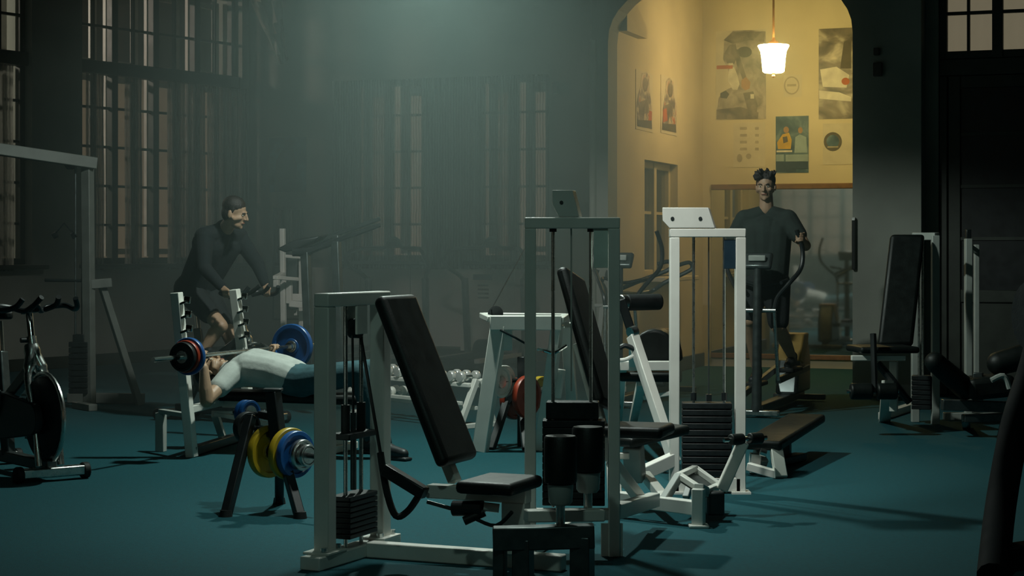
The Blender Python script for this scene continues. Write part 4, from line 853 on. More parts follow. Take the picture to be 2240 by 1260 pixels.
# second plate tree behind the splayed-leg machine
r = thing('plate_tree', 'dark plate tree with white, red and yellow plates behind the white splayed-leg machine', 'plate tree', P(1120, 980, 13.0) - UP * (P(1120, 980, 13.0).z))
Yr = 13.0; pq = V((0.80, -0.6, 0)).normalized()
q = P(1142, 780, Yr)
f = MB(); f.bar(q, V((q.x, q.y, 0)), 0.055, 0.06); f.build('spine', M['black'], r, bevel=0.006)
for a, b in (((1108, 880), (1074, 984)), ((1142, 900), (1150, 985))):
    m = MB(); m.bar(P(*a, Yr), G(*b), 0.05); m.build('leg', M['black'], r, bevel=0.006)
m = MB(); m.bar(P(1108, 880, Yr), P(1142, 840, Yr), 0.05); m.build('cross_brace', M['black'], r, bevel=0.006)
for k, (px, py, rad, mt, lb) in enumerate(((1102, 834, 0.112, 'white', 'cream white plate on the rear tree, inner of two'), (1094, 836, 0.112, 'white', 'cream white plate on the rear tree, outer one facing the dumbbells'), (1125, 872, 0.150, 'red', 'dark red plate low on the rear plate tree, left of the spine'), (1152, 868, 0.150, 'red', 'bright red plate low on the rear plate tree, right of the spine'), (1182, 858, 0.115, 'yellow', 'yellow plate at the right end of the rear plate tree'))):
    Yd = Yr + (-0.15 if k == 0 else -0.22 if k == 1 else 0.10 if k == 2 else -0.08 if k == 3 else 0.12)
    plate(P(px, py, Yd), pq, rad, 0.045, M[mt], lb, None, True)
MB().cyl(P(1080, 838, Yr - 0.28), P(1142, 830, Yr), 0.014, n=10).build('peg', M['black'], r); MB().cyl(P(1115, 872, Yr + 0.12), P(1200, 858, Yr + 0.1), 0.014, n=10).build('peg', M['black'], r)

# ---------------------------------------------------------------- barbell of the lifter
BT = P(335, 787, 11.72); BD = V((0.40, 0.915, 0.0)).normalized(); BLEN = 2.05
bar_pt = lambda t: BT + BD * t
r = thing('barbell', 'steel barbell held over the lifting man with blue plates at both ends', 'barbell', V((bar_pt(1).x, bar_pt(1).y, 0.62)))
MB().cyl(bar_pt(0.44), bar_pt(1.72), 0.014, n=14).build('shaft', M['steel'], r)
for a, b in ((0.0, 0.44), (1.72, 2.05)): MB().cyl(bar_pt(a), bar_pt(b), 0.0165, n=14).build('sleeve', M['chrome'], r)
for t in (0.445, 1.705): MB().cyl(bar_pt(t - 0.014), bar_pt(t + 0.014), 0.030, n=16).build('collar', M['chrome'], r)
plate(bar_pt(0.405), BD, 0.125, 0.035, M['blue'], 'blue plate on the left end of the raised barbell, next to the man\'s fist')
plate(bar_pt(0.372), BD, 0.108, 0.03, M['red'], 'small red plate on the left end of the raised barbell')
plate(bar_pt(0.338), BD, 0.098, 0.035, M['cast'], 'black iron plate outermost on the left end of the raised barbell')
plate(bar_pt(1.745), BD, 0.165, 0.04, M['blue'], 'large blue plate on the far end of the raised barbell')

# ---------------------------------------------------------------- dumbbell rack
RA_, RB_ = V((P(1038, 835, 14.3).x, 14.3, 0)), V((P(782, 835, 15.5).x, 15.5, 0))
rd = (RB_ - RA_).normalized(); rn = V((rd.y, -rd.x, 0)); rn = rn if rn.y < 0 else -rn; RL = (RB_ - RA_).length
r = thing('dumbbell_rack', 'low white two tier dumbbell rack behind the inclined black pad', 'rack', (RA_ + RB_) / 2)
for q in (RA_, RB_):
    m = MB(); m.bar(q + rn * 0.16, q - rn * 0.02 + UP * 0.38, 0.05, 0.045); m.bar(q + rn * 0.18 + UP * 0.02, q - rn * 0.22 + UP * 0.02, 0.05, 0.04); m.bar(q - rn * 0.2 + UP * 0.02, q - rn * 0.06 + UP * 0.38, 0.04); m.build('end_frame', M['white'], r, bevel=0.005)
for z, k in ((0.335, 0.05), (0.325, -0.09), (0.20, 0.13), (0.155, -0.02)):
    m = MB(); m.bar(RA_ + rn * k + UP * z, RB_ + rn * k + UP * z, 0.03, 0.03); m.build('rail', M['white'], r, bevel=0.004)
def dumbbell(c, ax, rad, L, mat, label, group, proto=None):
    rz = math.atan2(ax.y, ax.x)
    if proto: return dup(proto, c, rz, label, group)
    r = thing('dumbbell', label, 'dumbbell', c, rz, group); p = lambda x: WM[r.name] @ V((x, 0, rad))
    MB().cyl(p(-L / 2), p(L / 2), 0.014, n=10).build('handle', M['chrome'], r)
    for s in (-1, 1): MB().lathe(p(s * L / 2), (ax * s), [(0.01, -0.022), (rad * 0.86, -0.022), (rad, -0.014), (rad, 0.014), (rad * 0.86, 0.022), (0.01, 0.024)], 20).build('head', mat, r)
    return r
DG = 'dumbbells on the low white rack'
pr_ = None
tops = [(0.10, 'chrome dumbbell at the near end of the rack, by the white leg'), (0.22, 'chrome dumbbell second from the near end of the rack'), (0.34, 'chrome dumbbell third from the near end of the rack, by the black pad edge'), (0.62, 'chrome dumbbell mid rack, hidden in part by the inclined pad'), (0.92, 'chrome dumbbell just left of the inclined pad on the rack top'), (1.06, 'chrome dumbbell on the rack top, second left of the inclined pad'), (1.20, 'chrome dumbbell on the rack top, third left of the inclined pad'), (1.42, 'large chrome dumbbell at the far end of the rack')]
for k, (t, lb) in enumerate(tops):
    o = dumbbell(RA_ + rd * t - rn * 0.02 + UP * 0.352, rn, 0.045, 0.15, M['polished'], lb, DG, pr_)
    if pr_ is None: pr_ = o
pw = None
for t, lb in ((0.93, 'small white dumbbell on the lower rail, right one of the pair'), (1.03, 'small white dumbbell on the lower rail, left one of the pair'), (0.45, 'small white dumbbell on the lower rail behind the inclined pad')):
    o = dumbbell(RA_ + rd * t + rn * 0.06 + UP * 0.195, rn, 0.042, 0.12, M['white'], lb, DG, pw); pw = pw or o

# ---------------------------------------------------------------- white stack frame beside the framed mirror
r = thing('stack_frame', 'white stack frame with stepped rails standing before the framed mirror', 'exercise machine', V((P(632, 700, 17.4).x, 17.4, 0)))
Yw = 17.4
f = MB(); f.bar(P(618, 500, Yw), V((P(622, 600, Yw).x, Yw, 0)), 0.045); f.bar(P(602, 607, Yw - 0.3), P(650, 611, Yw), 0.05, 0.035); f.bar(P(602, 607, Yw - 0.3), P(620, 598, Yw), 0.05, 0.035); f.bar(P(605, 612, Yw - 0.3), P(605, 628, Yw - 0.3), 0.05); f.bar(P(633, 615, Yw), P(633, 664, Yw), 0.05); f.bar(P(633, 664, Yw), P(672, 668, Yw), 0.06); f.bar(P(640, 650, Yw + 0.2), P(672, 652, Yw + 0.2), 0.07); f.bar(P(645, 530, Yw + 0.3), P(648, 690, Yw + 0.3), 0.035); f.bar(P(620, 560, Yw), P(668, 564, Yw + 0.2), 0.03); f.bar(P(620, 642, Yw), P(620, 664, Yw), 0.04); f.bar(P(660, 560, Yw + 0.2), V((P(660, 700, Yw + 0.2).x, Yw + 0.2, 0)), 0.045)
f.bar(V((P(622, 600, Yw).x, Yw - 0.3, 0.03)), V((P(622, 600, Yw).x, Yw + 0.5, 0.03)), 0.07, 0.06); f.build('frame', M['white'], r, bevel=0.005)
MB().box(P(640, 620, Yw + 0.25), (0.10, 0.08, 0.5)).build('stack_shroud', M['darksteel'], r, bevel=0.01)
# ---------------------------------------------------------------- alcove and wall things
def on_wall(A, d, n_in, u, z, off=0.0): return V(A) + d * u + n_in * off + UP * z
def wallpx(A, d, px, py):
    """point of the wall plane through A along d met by the sight line of (px, py): returns (u, z)"""
    k = (px - CX) / F; u = (k * A.y - A.x) / (d.x - k * d.y); Y = A.y + d.y * u
    return u, H - (py - HY) * Y / F
def quad_panel(A, d, n_in, x0, y0, x1, y1, th, mat, name, parent=None, off=0.0, bevel=0.0):
    ua, za = wallpx(A, d, x0, y0); ub_, zb = wallpx(A, d, x1, y0); _, zc = wallpx(A, d, (x0 + x1) / 2, y1)
    zt = (za + zb) / 2
    return MB().box(on_wall(A, d, n_in, (ua + ub_) / 2, (zt + zc) / 2, off + th / 2), (abs(ub_ - ua), th, abs(zt - zc)), (d, n_in, UP)).build(name, mat, parent, bevel=bevel, smooth=0)
def print_mat(name, stops, scale, detail=3, dist=0.6, stretch=(1, 1, 1)):
    m = bpy.data.materials.new(name); m.use_nodes = True; nt = m.node_tree; b = nt.nodes['Principled BSDF']; L = nt.links.new
    tc = nt.nodes.new('ShaderNodeTexCoord'); mp = nt.nodes.new('ShaderNodeMapping'); nz = nt.nodes.new('ShaderNodeTexNoise'); rp = nt.nodes.new('ShaderNodeValToRGB')
    mp.inputs['Scale'].default_value = stretch; nz.inputs['Scale'].default_value = scale; nz.inputs['Detail'].default_value = detail; nz.inputs['Distortion'].default_value = dist
    L(tc.outputs['Object'], mp.inputs[0]); L(mp.outputs[0], nz.inputs['Vector']); L(nz.outputs['Fac'], rp.inputs[0]); L(rp.outputs[0], b.inputs['Base Color'])
    el = rp.color_ramp.elements
    while len(el) < len(stops): el.new(0.5)
    for e, (p, c) in zip(el, stops): e.position = p; e.color = (*c, 1)
    b.inputs['Roughness'].default_value = 0.45
    return m
M['print_grey'] = print_mat('grey_photo_print', [(0.3, (0.20, 0.18, 0.14)), (0.48, (0.34, 0.31, 0.25)), (0.62, (0.46, 0.43, 0.35))], 7.0)
M['print_mid'] = print_mat('mid_photo_print', [(0.3, (0.10, 0.09, 0.07)), (0.5, (0.19, 0.17, 0.13)), (0.66, (0.30, 0.27, 0.21))], 6.0)
M['print_dark'] = print_mat('dark_photo_print', [(0.32, (0.06, 0.055, 0.04)), (0.5, (0.20, 0.18, 0.13)), (0.66, (0.62, 0.58, 0.44))], 2.4, stretch=(1, 1, 2))
M['print_mix'] = print_mat('colour_photo_print', [(0.3, (0.08, 0.07, 0.07)), (0.45, (0.25, 0.22, 0.19)), (0.55, (0.55, 0.50, 0.38)), (0.64, (0.46, 0.15, 0.06))], 7.0)
M['print_blue'] = print_mat('blue_photo_print', [(0.3, (0.02, 0.06, 0.10)), (0.5, (0.06, 0.13, 0.17)), (0.66, (0.20, 0.30, 0.32))], 5.0)
M['print_sea'] = print_mat('teal_photo_print', [(0.3, (0.01, 0.04, 0.06)), (0.5, (0.02, 0.11, 0.15)), (0.66, (0.05, 0.22, 0.27))], 4.0)
M['ink'] = material('grey_ink', (0.13, 0.12, 0.09), 0.7); M['inkpale'] = material('pale_ink', (0.42, 0.38, 0.27), 0.7)
M['skinprint'] = material('printed_flesh', (0.45, 0.27, 0.12), 0.6); M['navyink'] = material('navy_ink', (0.025, 0.06, 0.10), 0.6); M['orangeink'] = material('orange_ink', (0.50, 0.14, 0.04), 0.6)
M['whiteink'] = material('white_ink', (0.72, 0.70, 0.58), 0.6); M['yellowink'] = material('yellow_ink', (0.62, 0.40, 0.03), 0.6); M['lightblue'] = material('pale_blue_ink', (0.30, 0.42, 0.44), 0.6)
AB, dB, nB = NB, E2, -E1
AN, dN, nN = NL0, E1, E2
AP, dP, nP = AL + E2 * AWID, E2, -E1
def poster(A, d, n, box, mat, label, cat='poster', prints=()):
    r = thing('poster' if cat == 'poster' else cat.replace(' ', '_'), label, cat, on_wall(A, d, n, *wallpx(A, d, (box[0] + box[2]) / 2, box[3])))
    quad_panel(A, d, n, *box, 0.004, mat, 'sheet', r, 0.001)
    for k, (kind, geo, pm) in enumerate(prints):
        if kind == 'r': quad_panel(A, d, n, *geo, 0.0012, M[pm], 'print', r, 0.005 + 0.0004 * k)
        else:                                              # ellipse or polygon in picture units on the sheet
            pts = geo if kind == 'p' else [(geo[0] + geo[2] * math.cos(2 * PI * i / 20), geo[1] + geo[3] * math.sin(2 * PI * i / 20)) for i in range(20)]
            w = [wallpx(A, d, *q) for q in pts]
            MB().prism([on_wall(A, d, n, u, z, 0.005 + 0.0004 * k) for u, z in w], n * 0.0012).build('print', M[pm], r, smooth=0)
    return r
poster(AB, dB, nB, (1566, 66, 1676, 261), M['paper'], 'large grey photo poster left of the hanging lamp', prints=[
    ('p', [(1584, 86), (1604, 67), (1645, 66), (1675, 69), (1676, 260), (1567, 261), (1572, 214), (1590, 196), (1604, 190), (1592, 150), (1582, 130), (1584, 100)], 'print_grey'),
    ('p', [(1583, 88), (1604, 69), (1674, 70), (1672, 92), (1640, 88), (1604, 96)], 'print_mid'), ('p', [(1596, 98), (1610, 96), (1614, 124), (1606, 140), (1590, 138), (1584, 118)], 'print_mid'), ('e', (1629, 114, 16, 12), 'ink'), ('p', [(1606, 108), (1614, 108), (1624, 140), (1634, 172), (1626, 176), (1612, 142)], 'print_mid'),
    ('p', [(1595, 152), (1606, 146), (1614, 166), (1618, 184), (1613, 197), (1603, 196), (1592, 176)], 'whiteink'), ('r', (1568, 143, 1603, 151), 'orangeink'), ('r', (1594, 138, 1604, 143), 'whiteink'),
    ('p', [(1622, 176), (1632, 168), (1642, 180), (1640, 194), (1630, 198), (1622, 190)], 'skinprint'), ('p', [(1576, 204), (1588, 198), (1596, 206), (1590, 216), (1576, 214)], 'ink'), ('p', [(1626, 204), (1648, 200), (1658, 230), (1654, 258), (1640, 256)], 'print_mid'), ('r', (1642, 206, 1650, 216), 'whiteink'), ('p', [(1568, 240), (1620, 234), (1660, 246), (1658, 260), (1568, 261)], 'print_mid')])
poster(AB, dB, nB, (1791, 62, 1866, 260), M['print_dark'], 'tall dark photo poster at the right end of the alcove wall', prints=[
    ('p', [(1794, 152), (1830, 146), (1858, 164), (1852, 192), (1800, 190)], 'whiteink'), ('e', (1850, 178, 9, 8), 'orangeink'), ('p', [(1792, 198), (1836, 202), (1862, 212), (1862, 222), (1792, 216)], 'whiteink'), ('p', [(1846, 92), (1862, 84), (1862, 150), (1838, 150)], 'ink')])
poster(AB, dB, nB, (1697, 254, 1769, 378), M['print_blue'], 'blue poster of two sports players, one in yellow, above the wood rail', prints=[
    ('p', [(1700, 312), (1712, 294), (1726, 290), (1732, 306), (1730, 326), (1702, 326)], 'yellowink'), ('e', (1720, 284, 6, 7), 'skinprint'), ('p', [(1712, 300), (1722, 298), (1724, 310), (1714, 314)], 'ink'), ('e', (1751, 285, 5, 7), 'skinprint'), ('p', [(1740, 300), (1750, 294), (1764, 300), (1766, 334), (1738, 334)], 'lightblue'), ('r', (1699, 329, 1733, 333), 'whiteink'), ('r', (1698, 338, 1715, 353), 'lightblue'), ('r', (1719, 338, 1768, 353), 'lightblue'), ('r', (1698, 354, 1768, 370), 'navyink'), ('r', (1698, 370, 1742, 376), 'navyink')])
poster(AB, dB, nB, (1604, 268, 1674, 366), M['paper'], 'pale sheet of exercise sketches under the large grey poster', prints=[('r', (1619 + 0, 278 + 15 * k, 1634, 284 + 15 * k), 'inkpale') for k in range(4)] + [('r', (1652, 278 + 15 * k, 1660, 284 + 15 * k), 'inkpale') for k in range(4)] + [('e', (1618, 346, 6, 9), 'inkpale'), ('e', (1638, 342, 6, 6), 'inkpale')])
poster(AB, dB, nB, (1800, 270, 1866, 360), M['paper'], 'pale sheet with a round dark green badge beside the blue poster', prints=[('e', (1822, 310, 20, 21), 'ink'), ('e', (1822, 309, 14, 14), 'print_blue'), ('r', (1810, 320, 1834, 323), 'inkpale')])
r = poster(AB, dB, nB, (1714, 164, 1754, 212), M['paper'], 'small pale plaque with a faint round emblem below the hanging lamp', 'plaque', prints=[('e', (1732, 187, 17, 20), 'inkpale'), ('e', (1732, 187, 14, 17), 'paper'), ('r', (1722, 184, 1742, 189), 'inkpale')])
for box, pts, lb in (((1390, 157, 1427, 286), [(1403, 160), (1413, 158), (1420, 168), (1420, 200), (1424, 226), (1425, 283), (1393, 276), (1391, 232), (1394, 208), (1400, 190)], 'narrow colour poster on the alcove side wall, next to the arch'), ((1445, 169, 1480, 294), [(1456, 178), (1462, 170), (1472, 180), (1474, 214), (1479, 230), (1478, 291), (1447, 284), (1449, 238), (1454, 206)], 'narrow colour poster on the alcove side wall, nearer the corner')):
    x0, y0, x1, y1 = box
    poster(AN, dN, nN, box, M['paper'], lb, prints=[('p', pts, 'print_mix'), ('e', (x0 + 20, y0 + 28, 6, 16), 'print_mid'), ('p', [(x0 + 5, y1 - 62), (x1 - 10, y1 - 70), (x1 - 8, y1 - 40), (x0 + 8, y1 - 34)], 'print_mid'), ('p', [(x0 + 4, y1 - 54), (x0 + 12, y1 - 58), (x0 + 14, y1 - 30), (x0 + 4, y1 - 26)] if x0 > 1430 else [(x1 - 8, y1 - 44), (x1 - 2, y1 - 42), (x1 - 3, y1 - 16), (x1 - 10, y1 - 18)], 'orangeink'), ('p', [(x0 + 3, y1 - 24), (x1 - 3, y1 - 22), (x1 - 2, y1 - 4), (x0 + 3, y1 - 10)], 'ink')])
# mirror over the whole lower back wall of the alcove with its wooden rail
ML = 2.4; MT = wallpx(AB, dB, 1600, 415)[1]
r = thing('wall_mirror', 'large wall mirror under the wooden rail in the alcove', 'mirror', on_wall(AB, dB, nB, 1.31, 0.10))
MB().box(on_wall(AB, dB, nB, 1.31, (MT + 0.16) / 2, 0.012), (ML, 0.012, MT - 0.16), (dB, nB, UP)).build('mirror_glass', M['mirror'], r, smooth=0)
MB().box(on_wall(AB, dB, nB, 1.31, MT + 0.03, 0.025), (ML, 0.05, 0.065), (dB, nB, UP)).build('top_rail', M['oak'], r, bevel=0.008)
MB().box(on_wall(AB, dB, nB, 1.31, 0.13, 0.025), (ML, 0.05, 0.06), (dB, nB, UP)).build('bottom_rail', M['oak'], r, bevel=0.008)
# hatch window in the alcove side wall
wr = window(9, NL0, E1, E2, DOORL, DOORL + 1.38, 1.10, 2.36, (DOORL + 0.69,), None, (1.80,), (), M['cream'], recess=0.13, split=False, outer=False)
# pendant lamps
def pendant(loc, label, mat, strength_mat, rad, drop):
    r = thing('pendant_lamp', label, 'lamp', loc)
    x, y, z = loc; k = rad / 0.172
    MB().lathe((x, y, z), UP, [(0.02, -0.155 * k), (0.10 * k, -0.15 * k), (0.118 * k, -0.135 * k), (0.125 * k, -0.06 * k), (0.132 * k, 0.02 * k), (0.142 * k, 0.085 * k), (0.165 * k, 0.128 * k), (0.172 * k, 0.145 * k), (0.165 * k, 0.152 * k), (0.05, 0.155 * k)], 40).build('shade', strength_mat, r)
    MB().lathe((x, y, z), UP, [(0.012, -0.205 * k), (0.022, -0.19 * k), (0.012, -0.17 * k), (0.02, -0.155 * k)], 16).build('finial', M['oak'], r)
    MB().lathe((x, y, z), UP, [(0.06, 0.155 * k), (0.05, 0.185 * k), (0.02, 0.21 * k), (0.012, 0.24 * k)], 24).build('cap', M['oak'], r)
    MB().cyl((x, y, z + 0.22 * k), (x, y, drop), 0.012, n=8).build('rod', M['oak'], r)
    MB().lathe((x, y, drop), UP, [(0.06, -0.03), (0.055, -0.01), (0.05, 0.0)], 20).build('ceiling_rose', M['oak'], r)
    return r
pendant(tuple(NOOK), 'lit opal glass bell lamp hanging in the alcove', M['oak'], M['bulb'], 0.172, CEIL)
def work_lamp(pos, label):
    r = thing('work_lamp', label, 'lamp', tuple(pos), 0, 'shaded lamps over the hall')
    kx, ky, kz = pos; sh = MB()
    sh.lathe((kx, ky, kz), UP, [(0.42, -0.005), (0.40, 0.03), (0.20, 0.14), (0.08, 0.20), (0.02, 0.21)], 40); sh.build('shade', M['white'], r)
    MB().cyl((kx, ky, kz + 0.2), (kx, ky, CEIL), 0.012, n=8).build('rod', M['black'], r)
work_lamp(FRONT_FILL, 'added shaded lamp, out of view, lighting the front machines'); work_lamp(REAR_FILL, 'added shaded fill lamp, out of view, at the camera end of the hall'); work_lamp(GLOW, 'shaded lamp hanging over the middle of the hall in the haze')  # first two fittings are added, unseen, to carry the fill lights
r = thing('added_spotlight', 'added black spotlight can, out of view, brightening the white tower', 'lamp', tuple(SPOT))  # added fitting for the spot on the white tower
sd = sp_.normalized(); m = MB(); m.lathe(SPOT, sd, [(0.03, -0.16), (0.075, -0.15), (0.085, -0.1), (0.085, 0.14), (0.075, 0.14), (0.075, 0.0), (0.02, 0.0)], 24); m.build('can', M['black'], r)
MB().cyl(SPOT, (SPOT.x, SPOT.y, CEIL), 0.012, n=8).build('rod', M['black'], r)
# picture, framed mirror and notices on the back wall
poster(CORN, E2, -E1, (590, 300, 670, 420), M['print_sea'], 'teal poster with a dark figure on the back wall above the framed mirror', prints=[('p', [(600, 420), (604, 350), (622, 322), (640, 322), (650, 360), (646, 420)], 'navyink'), ('e', (632, 314, 9, 11), 'navyink')])
r = thing('framed_mirror', 'narrow mirror in a dark frame on the back wall beside the treadmill', 'mirror', on_wall(CORN, E2, -E1, *wallpx(CORN, E2, 630, 690)))
quad_panel(CORN, E2, -E1, 598, 455, 662, 700, 0.02, M['darkwood'], 'frame', r, 0.001, 0.004); quad_panel(CORN, E2, -E1, 602, 459, 658, 696, 0.006, M['mirror'], 'mirror_glass', r, 0.021)
r = thing('notice_board', 'pale notice board with a dark header strip under the back window', 'notice board', on_wall(CORN, E2, -E1, *wallpx(CORN, E2, 1060, 760)))
quad_panel(CORN, E2, -E1, 1010, 588, 1128, 768, 0.02, M['placard'], 'board', r, 0.028, 0.004); quad_panel(CORN, E2, -E1, 1038, 600, 1080, 612, 0.002, M['navyink'], 'print', r, 0.049)
for k in range(4): quad_panel(CORN, E2, -E1, 1048, 622 + 9 * k, 1072, 626 + 9 * k, 0.002, M['ink'], 'print', r, 0.049)
# wall sconce stubs and dark switch boxes
for A, d, n, (x0, y0, x1, y1), lb in ((CORN, E2, -E1, (1211, 178, 1223, 206), 'small dark wall bracket high on the back wall near the arch'), (AP, dP, nP, (1913, 106, 1926, 122), 'small dark box on the right-hand pier, upper one'), (AP, dP, nP, (1912, 138, 1932, 168), 'dark loudspeaker box on the right-hand pier, below the small box')):
    r = thing('wall_box', lb, 'wall fitting', on_wall(A, d, n, *wallpx(A, d, x0, y1))); quad_panel(A, d, n, x0, y0, x1, y1, 0.05, M['black'], 'case', r, 0.02, 0.008); quad_panel(A, d, n, x0 + 3, y0 + 3, x1 - 3, y1 - 3, 0.025, M['darksteel'], 'mounting', r, 0.0)
r = thing('hanging_strap', 'dark strap hanging on the alcove edge of the right-hand pier', 'strap', on_wall(AP, dP, nP, *wallpx(AP, dP, 1868, 590)))
quad_panel(AP, dP, nP, 1865, 480, 1873, 590, 0.05, M['rubber'], 'strap', r, 0.004, 0.008); quad_panel(AP, dP, nP, 1866, 476, 1872, 482, 0.06, M['steel'], 'hook', r, 0.002)
# bunched cloth hung high in the corner
m = MB(); top = []; 
base = P(578, -20, 22.6)
for j in range(8):
    row = []; t = j / 7; cx = 572 + 52 * t; w_ = 34 * (1 - 0.8 * t) + 4; y = -30 + 158 * t
    for i in range(9):
        s = i / 8; row.append(m.bm.verts.new(P(cx - w_ + 2 * w_ * s - 6 * t, y + 14 * math.sin(s * 3), 22.9 + 0.10 * math.sin(s * 12 + j))))
    top.append(row)
for a, b in zip(top, top[1:]):
    for i in range(8): m.face([a[i], a[i + 1], b[i + 1], b[i]])
o = m.build('hanging_cloth', M['cloth'], smooth=80); md_ = o.modifiers.new('thick', 'SOLIDIFY'); md_.thickness = 0.012
tag(o, 'pale bunched cloth hanging high in the corner beside the many-paned window', 'cloth')
# ---------------------------------------------------------------- people
def flesh(name, mat, root, caps, voxel=0.0065, smooth=4, balls=(), raw=None):
    m = MB()
    for p, q, a, b in caps: m.cap(p, q, a, b, 14)
    for c, rr, s3, ax in balls: m.ball(c, rr, s3, ax, 18, 12)
    if raw: raw(m)
    o = m.build(name, mat, root)
    rm = o.modifiers.new('union', 'REMESH'); rm.mode = 'VOXEL'; rm.voxel_size = voxel; rm.use_smooth_shade = True
    s = o.modifiers.new('soft', 'SMOOTH'); s.factor = 0.5; s.iterations = smooth
    return o
def grip_hand(caps, wrist, g, b, rb=0.015, flip=1):
    """palm, four fingers of different length wrapped round a bar through g along b, thumb closing from the other side"""
    b = V(b).normalized(); d = V(wrist) - V(g); d = (d - b * d.dot(b)).normalized(); e = b.cross(d) * flip
    R = rb + 0.010; ang = lambda t, rr=R: d * (rr * math.cos(math.radians(t))) + e * (rr * math.sin(math.radians(t)))
    for i, (ln, rf) in enumerate(((200, 0.0088), (225, 0.0092), (215, 0.0088), (180, 0.0078))):
        off = b * ((i - 1.5) * 0.0205)
        kn = V(g) + off + ang(38, R + 0.013)
        caps.append((V(wrist) + off * 0.55, kn, 0.0155, 0.0125))
        pts = [kn] + [V(g) + off + ang(38 + ln * f) for f in (0.30, 0.55, 0.78, 1.0)]
        for p, q in zip(pts, pts[1:]): caps.append((p, q, rf, rf * 0.94))
    th0 = V(wrist) - b * 0.022 + (V(g) - V(wrist)) * 0.35; th1 = V(g) - b * 0.050 + ang(-40, R + 0.010); th2 = V(g) - b * 0.040 + ang(-100, R + 0.003); th3 = V(g) - b * 0.026 + ang(-150, R + 0.004)
    caps += [(th0, th1, 0.0145, 0.0115), (th1, th2, 0.0112, 0.0100), (th2, th3, 0.0100, 0.0085)]
def head(caps, balls, c, fwd, up, neck):
    """cranium, face, jaw, nose and ears; returns frame for the features"""
    f = V(fwd).normalized(); u = V(up); u = (u - f * u.dot(f)).normalized(); s = f.cross(u)
    A = (s, f, u); c = V(c); w = lambda x, y, z: c + s * x + f * y + u * z
    balls += [(w(0, -0.012, 0.035), 0.10, (0.77, 0.95, 0.86), A), (w(0, 0.018, -0.015), 0.088, (0.74, 0.86, 1.02), A), (w(0, 0.038, -0.078), 0.05, (0.95, 0.95, 0.80), A)]
    caps += [(w(0, 0.098, 0.012), w(0, 0.117, -0.028), 0.008, 0.012), (w(-0.012, 0.100, -0.03), w(0.012, 0.100, -0.03), 0.009, 0.009), (w(-0.02, 0.086, -0.061), w(0.02, 0.086, -0.061), 0.007, 0.007), (w(-0.03, 0.086, 0.024), w(0.03, 0.086, 0.024), 0.008, 0.008), (w(0, 0.07, -0.1), w(0, 0.065, -0.1), 0.018, 0.018)]
    for k in (-1, 1):
        balls.append((w(0.079 * k, -0.008, -0.008), 0.033, (0.30, 0.62, 1.0), A)); caps.append((w(0.045 * k, 0.068, -0.02), w(0.06 * k, 0.03, -0.035), 0.018, 0.02))
    caps.append((V(neck), w(0, -0.015, -0.06), 0.062, 0.055))
    return w, A
def face_features(root, w, A):
    for k in (-1, 1):
        MB().ball(w(0.031 * k, 0.083, 0.004), 0.0105, (1.1, 0.6, 0.62), A, 12, 8).build('eye', M['whiteink'], root)
        MB().ball(w(0.031 * k, 0.0885, 0.004), 0.0050, (1, 0.4, 1), A, 10, 6).build('iris', M['hair'], root)
        MB().tube([w(0.016 * k, 0.096, 0.020), w(0.032 * k, 0.094, 0.026), w(0.048 * k, 0.083, 0.021)], 0.0045, 6).build('eyebrow', M['hair'], root)
    MB().tube([w(-0.022, 0.087, -0.061), w(0, 0.094, -0.060), w(0.022, 0.087, -0.061)], 0.005, 6, sub=3).build('lips', material('lip_skin', (0.34, 0.14, 0.10), 0.5), root)
def hair_cap(root, w, A, spiky=False, z0=0.03):
    balls = [(w(0, -0.022, 0.055), 0.104, (0.80, 0.95, 0.80), A), (w(0, -0.05, 0.0), 0.085, (0.88, 0.72, 1.0), A)]; caps = []
    for k in (-1, 1): caps.append((w(0.071 * k, 0.006, 0.04), w(0.075 * k, 0.004, 0.005), 0.012, 0.008))
    if spiky:
        random.seed(5)
        for i in range(40):
            x, y = random.uniform(-0.072, 0.072), random.uniform(-0.08, 0.085); z = 0.118 - 4.5 * (x * x + y * y)
            caps.append((w(x, y, z), w(x * 1.2 + random.uniform(-.016, .016), y * 1.1 + random.uniform(-.01, .02), z + random.uniform(0.022, 0.045)), 0.015, 0.007))
    return flesh('hair', M['hair'], root, caps, 0.006, 2, balls)
def shoe(root, heel, toe, up=(0, 0, 1)):
    heel, toe = V(heel), V(toe); d = (toe - heel).normalized(); u = V(up); u = (u - d * u.dot(d)).normalized(); s = d.cross(u)
    def raw(m): m.box((heel + toe) / 2 - u * 0.022, ((toe - heel).length + 0.03, 0.078, 0.022), (d, s, u))
    o = flesh('shoe', M['shoe'], root, [(heel + u * 0.03, heel + d * 0.09 + u * 0.035, 0.042, 0.044), (heel + d * 0.08 + u * 0.03, toe - d * 0.03 + u * 0.012, 0.044, 0.034), (heel + u * 0.03, heel + u * 0.075, 0.04, 0.042)], 0.006, 3, (), raw)
    return o

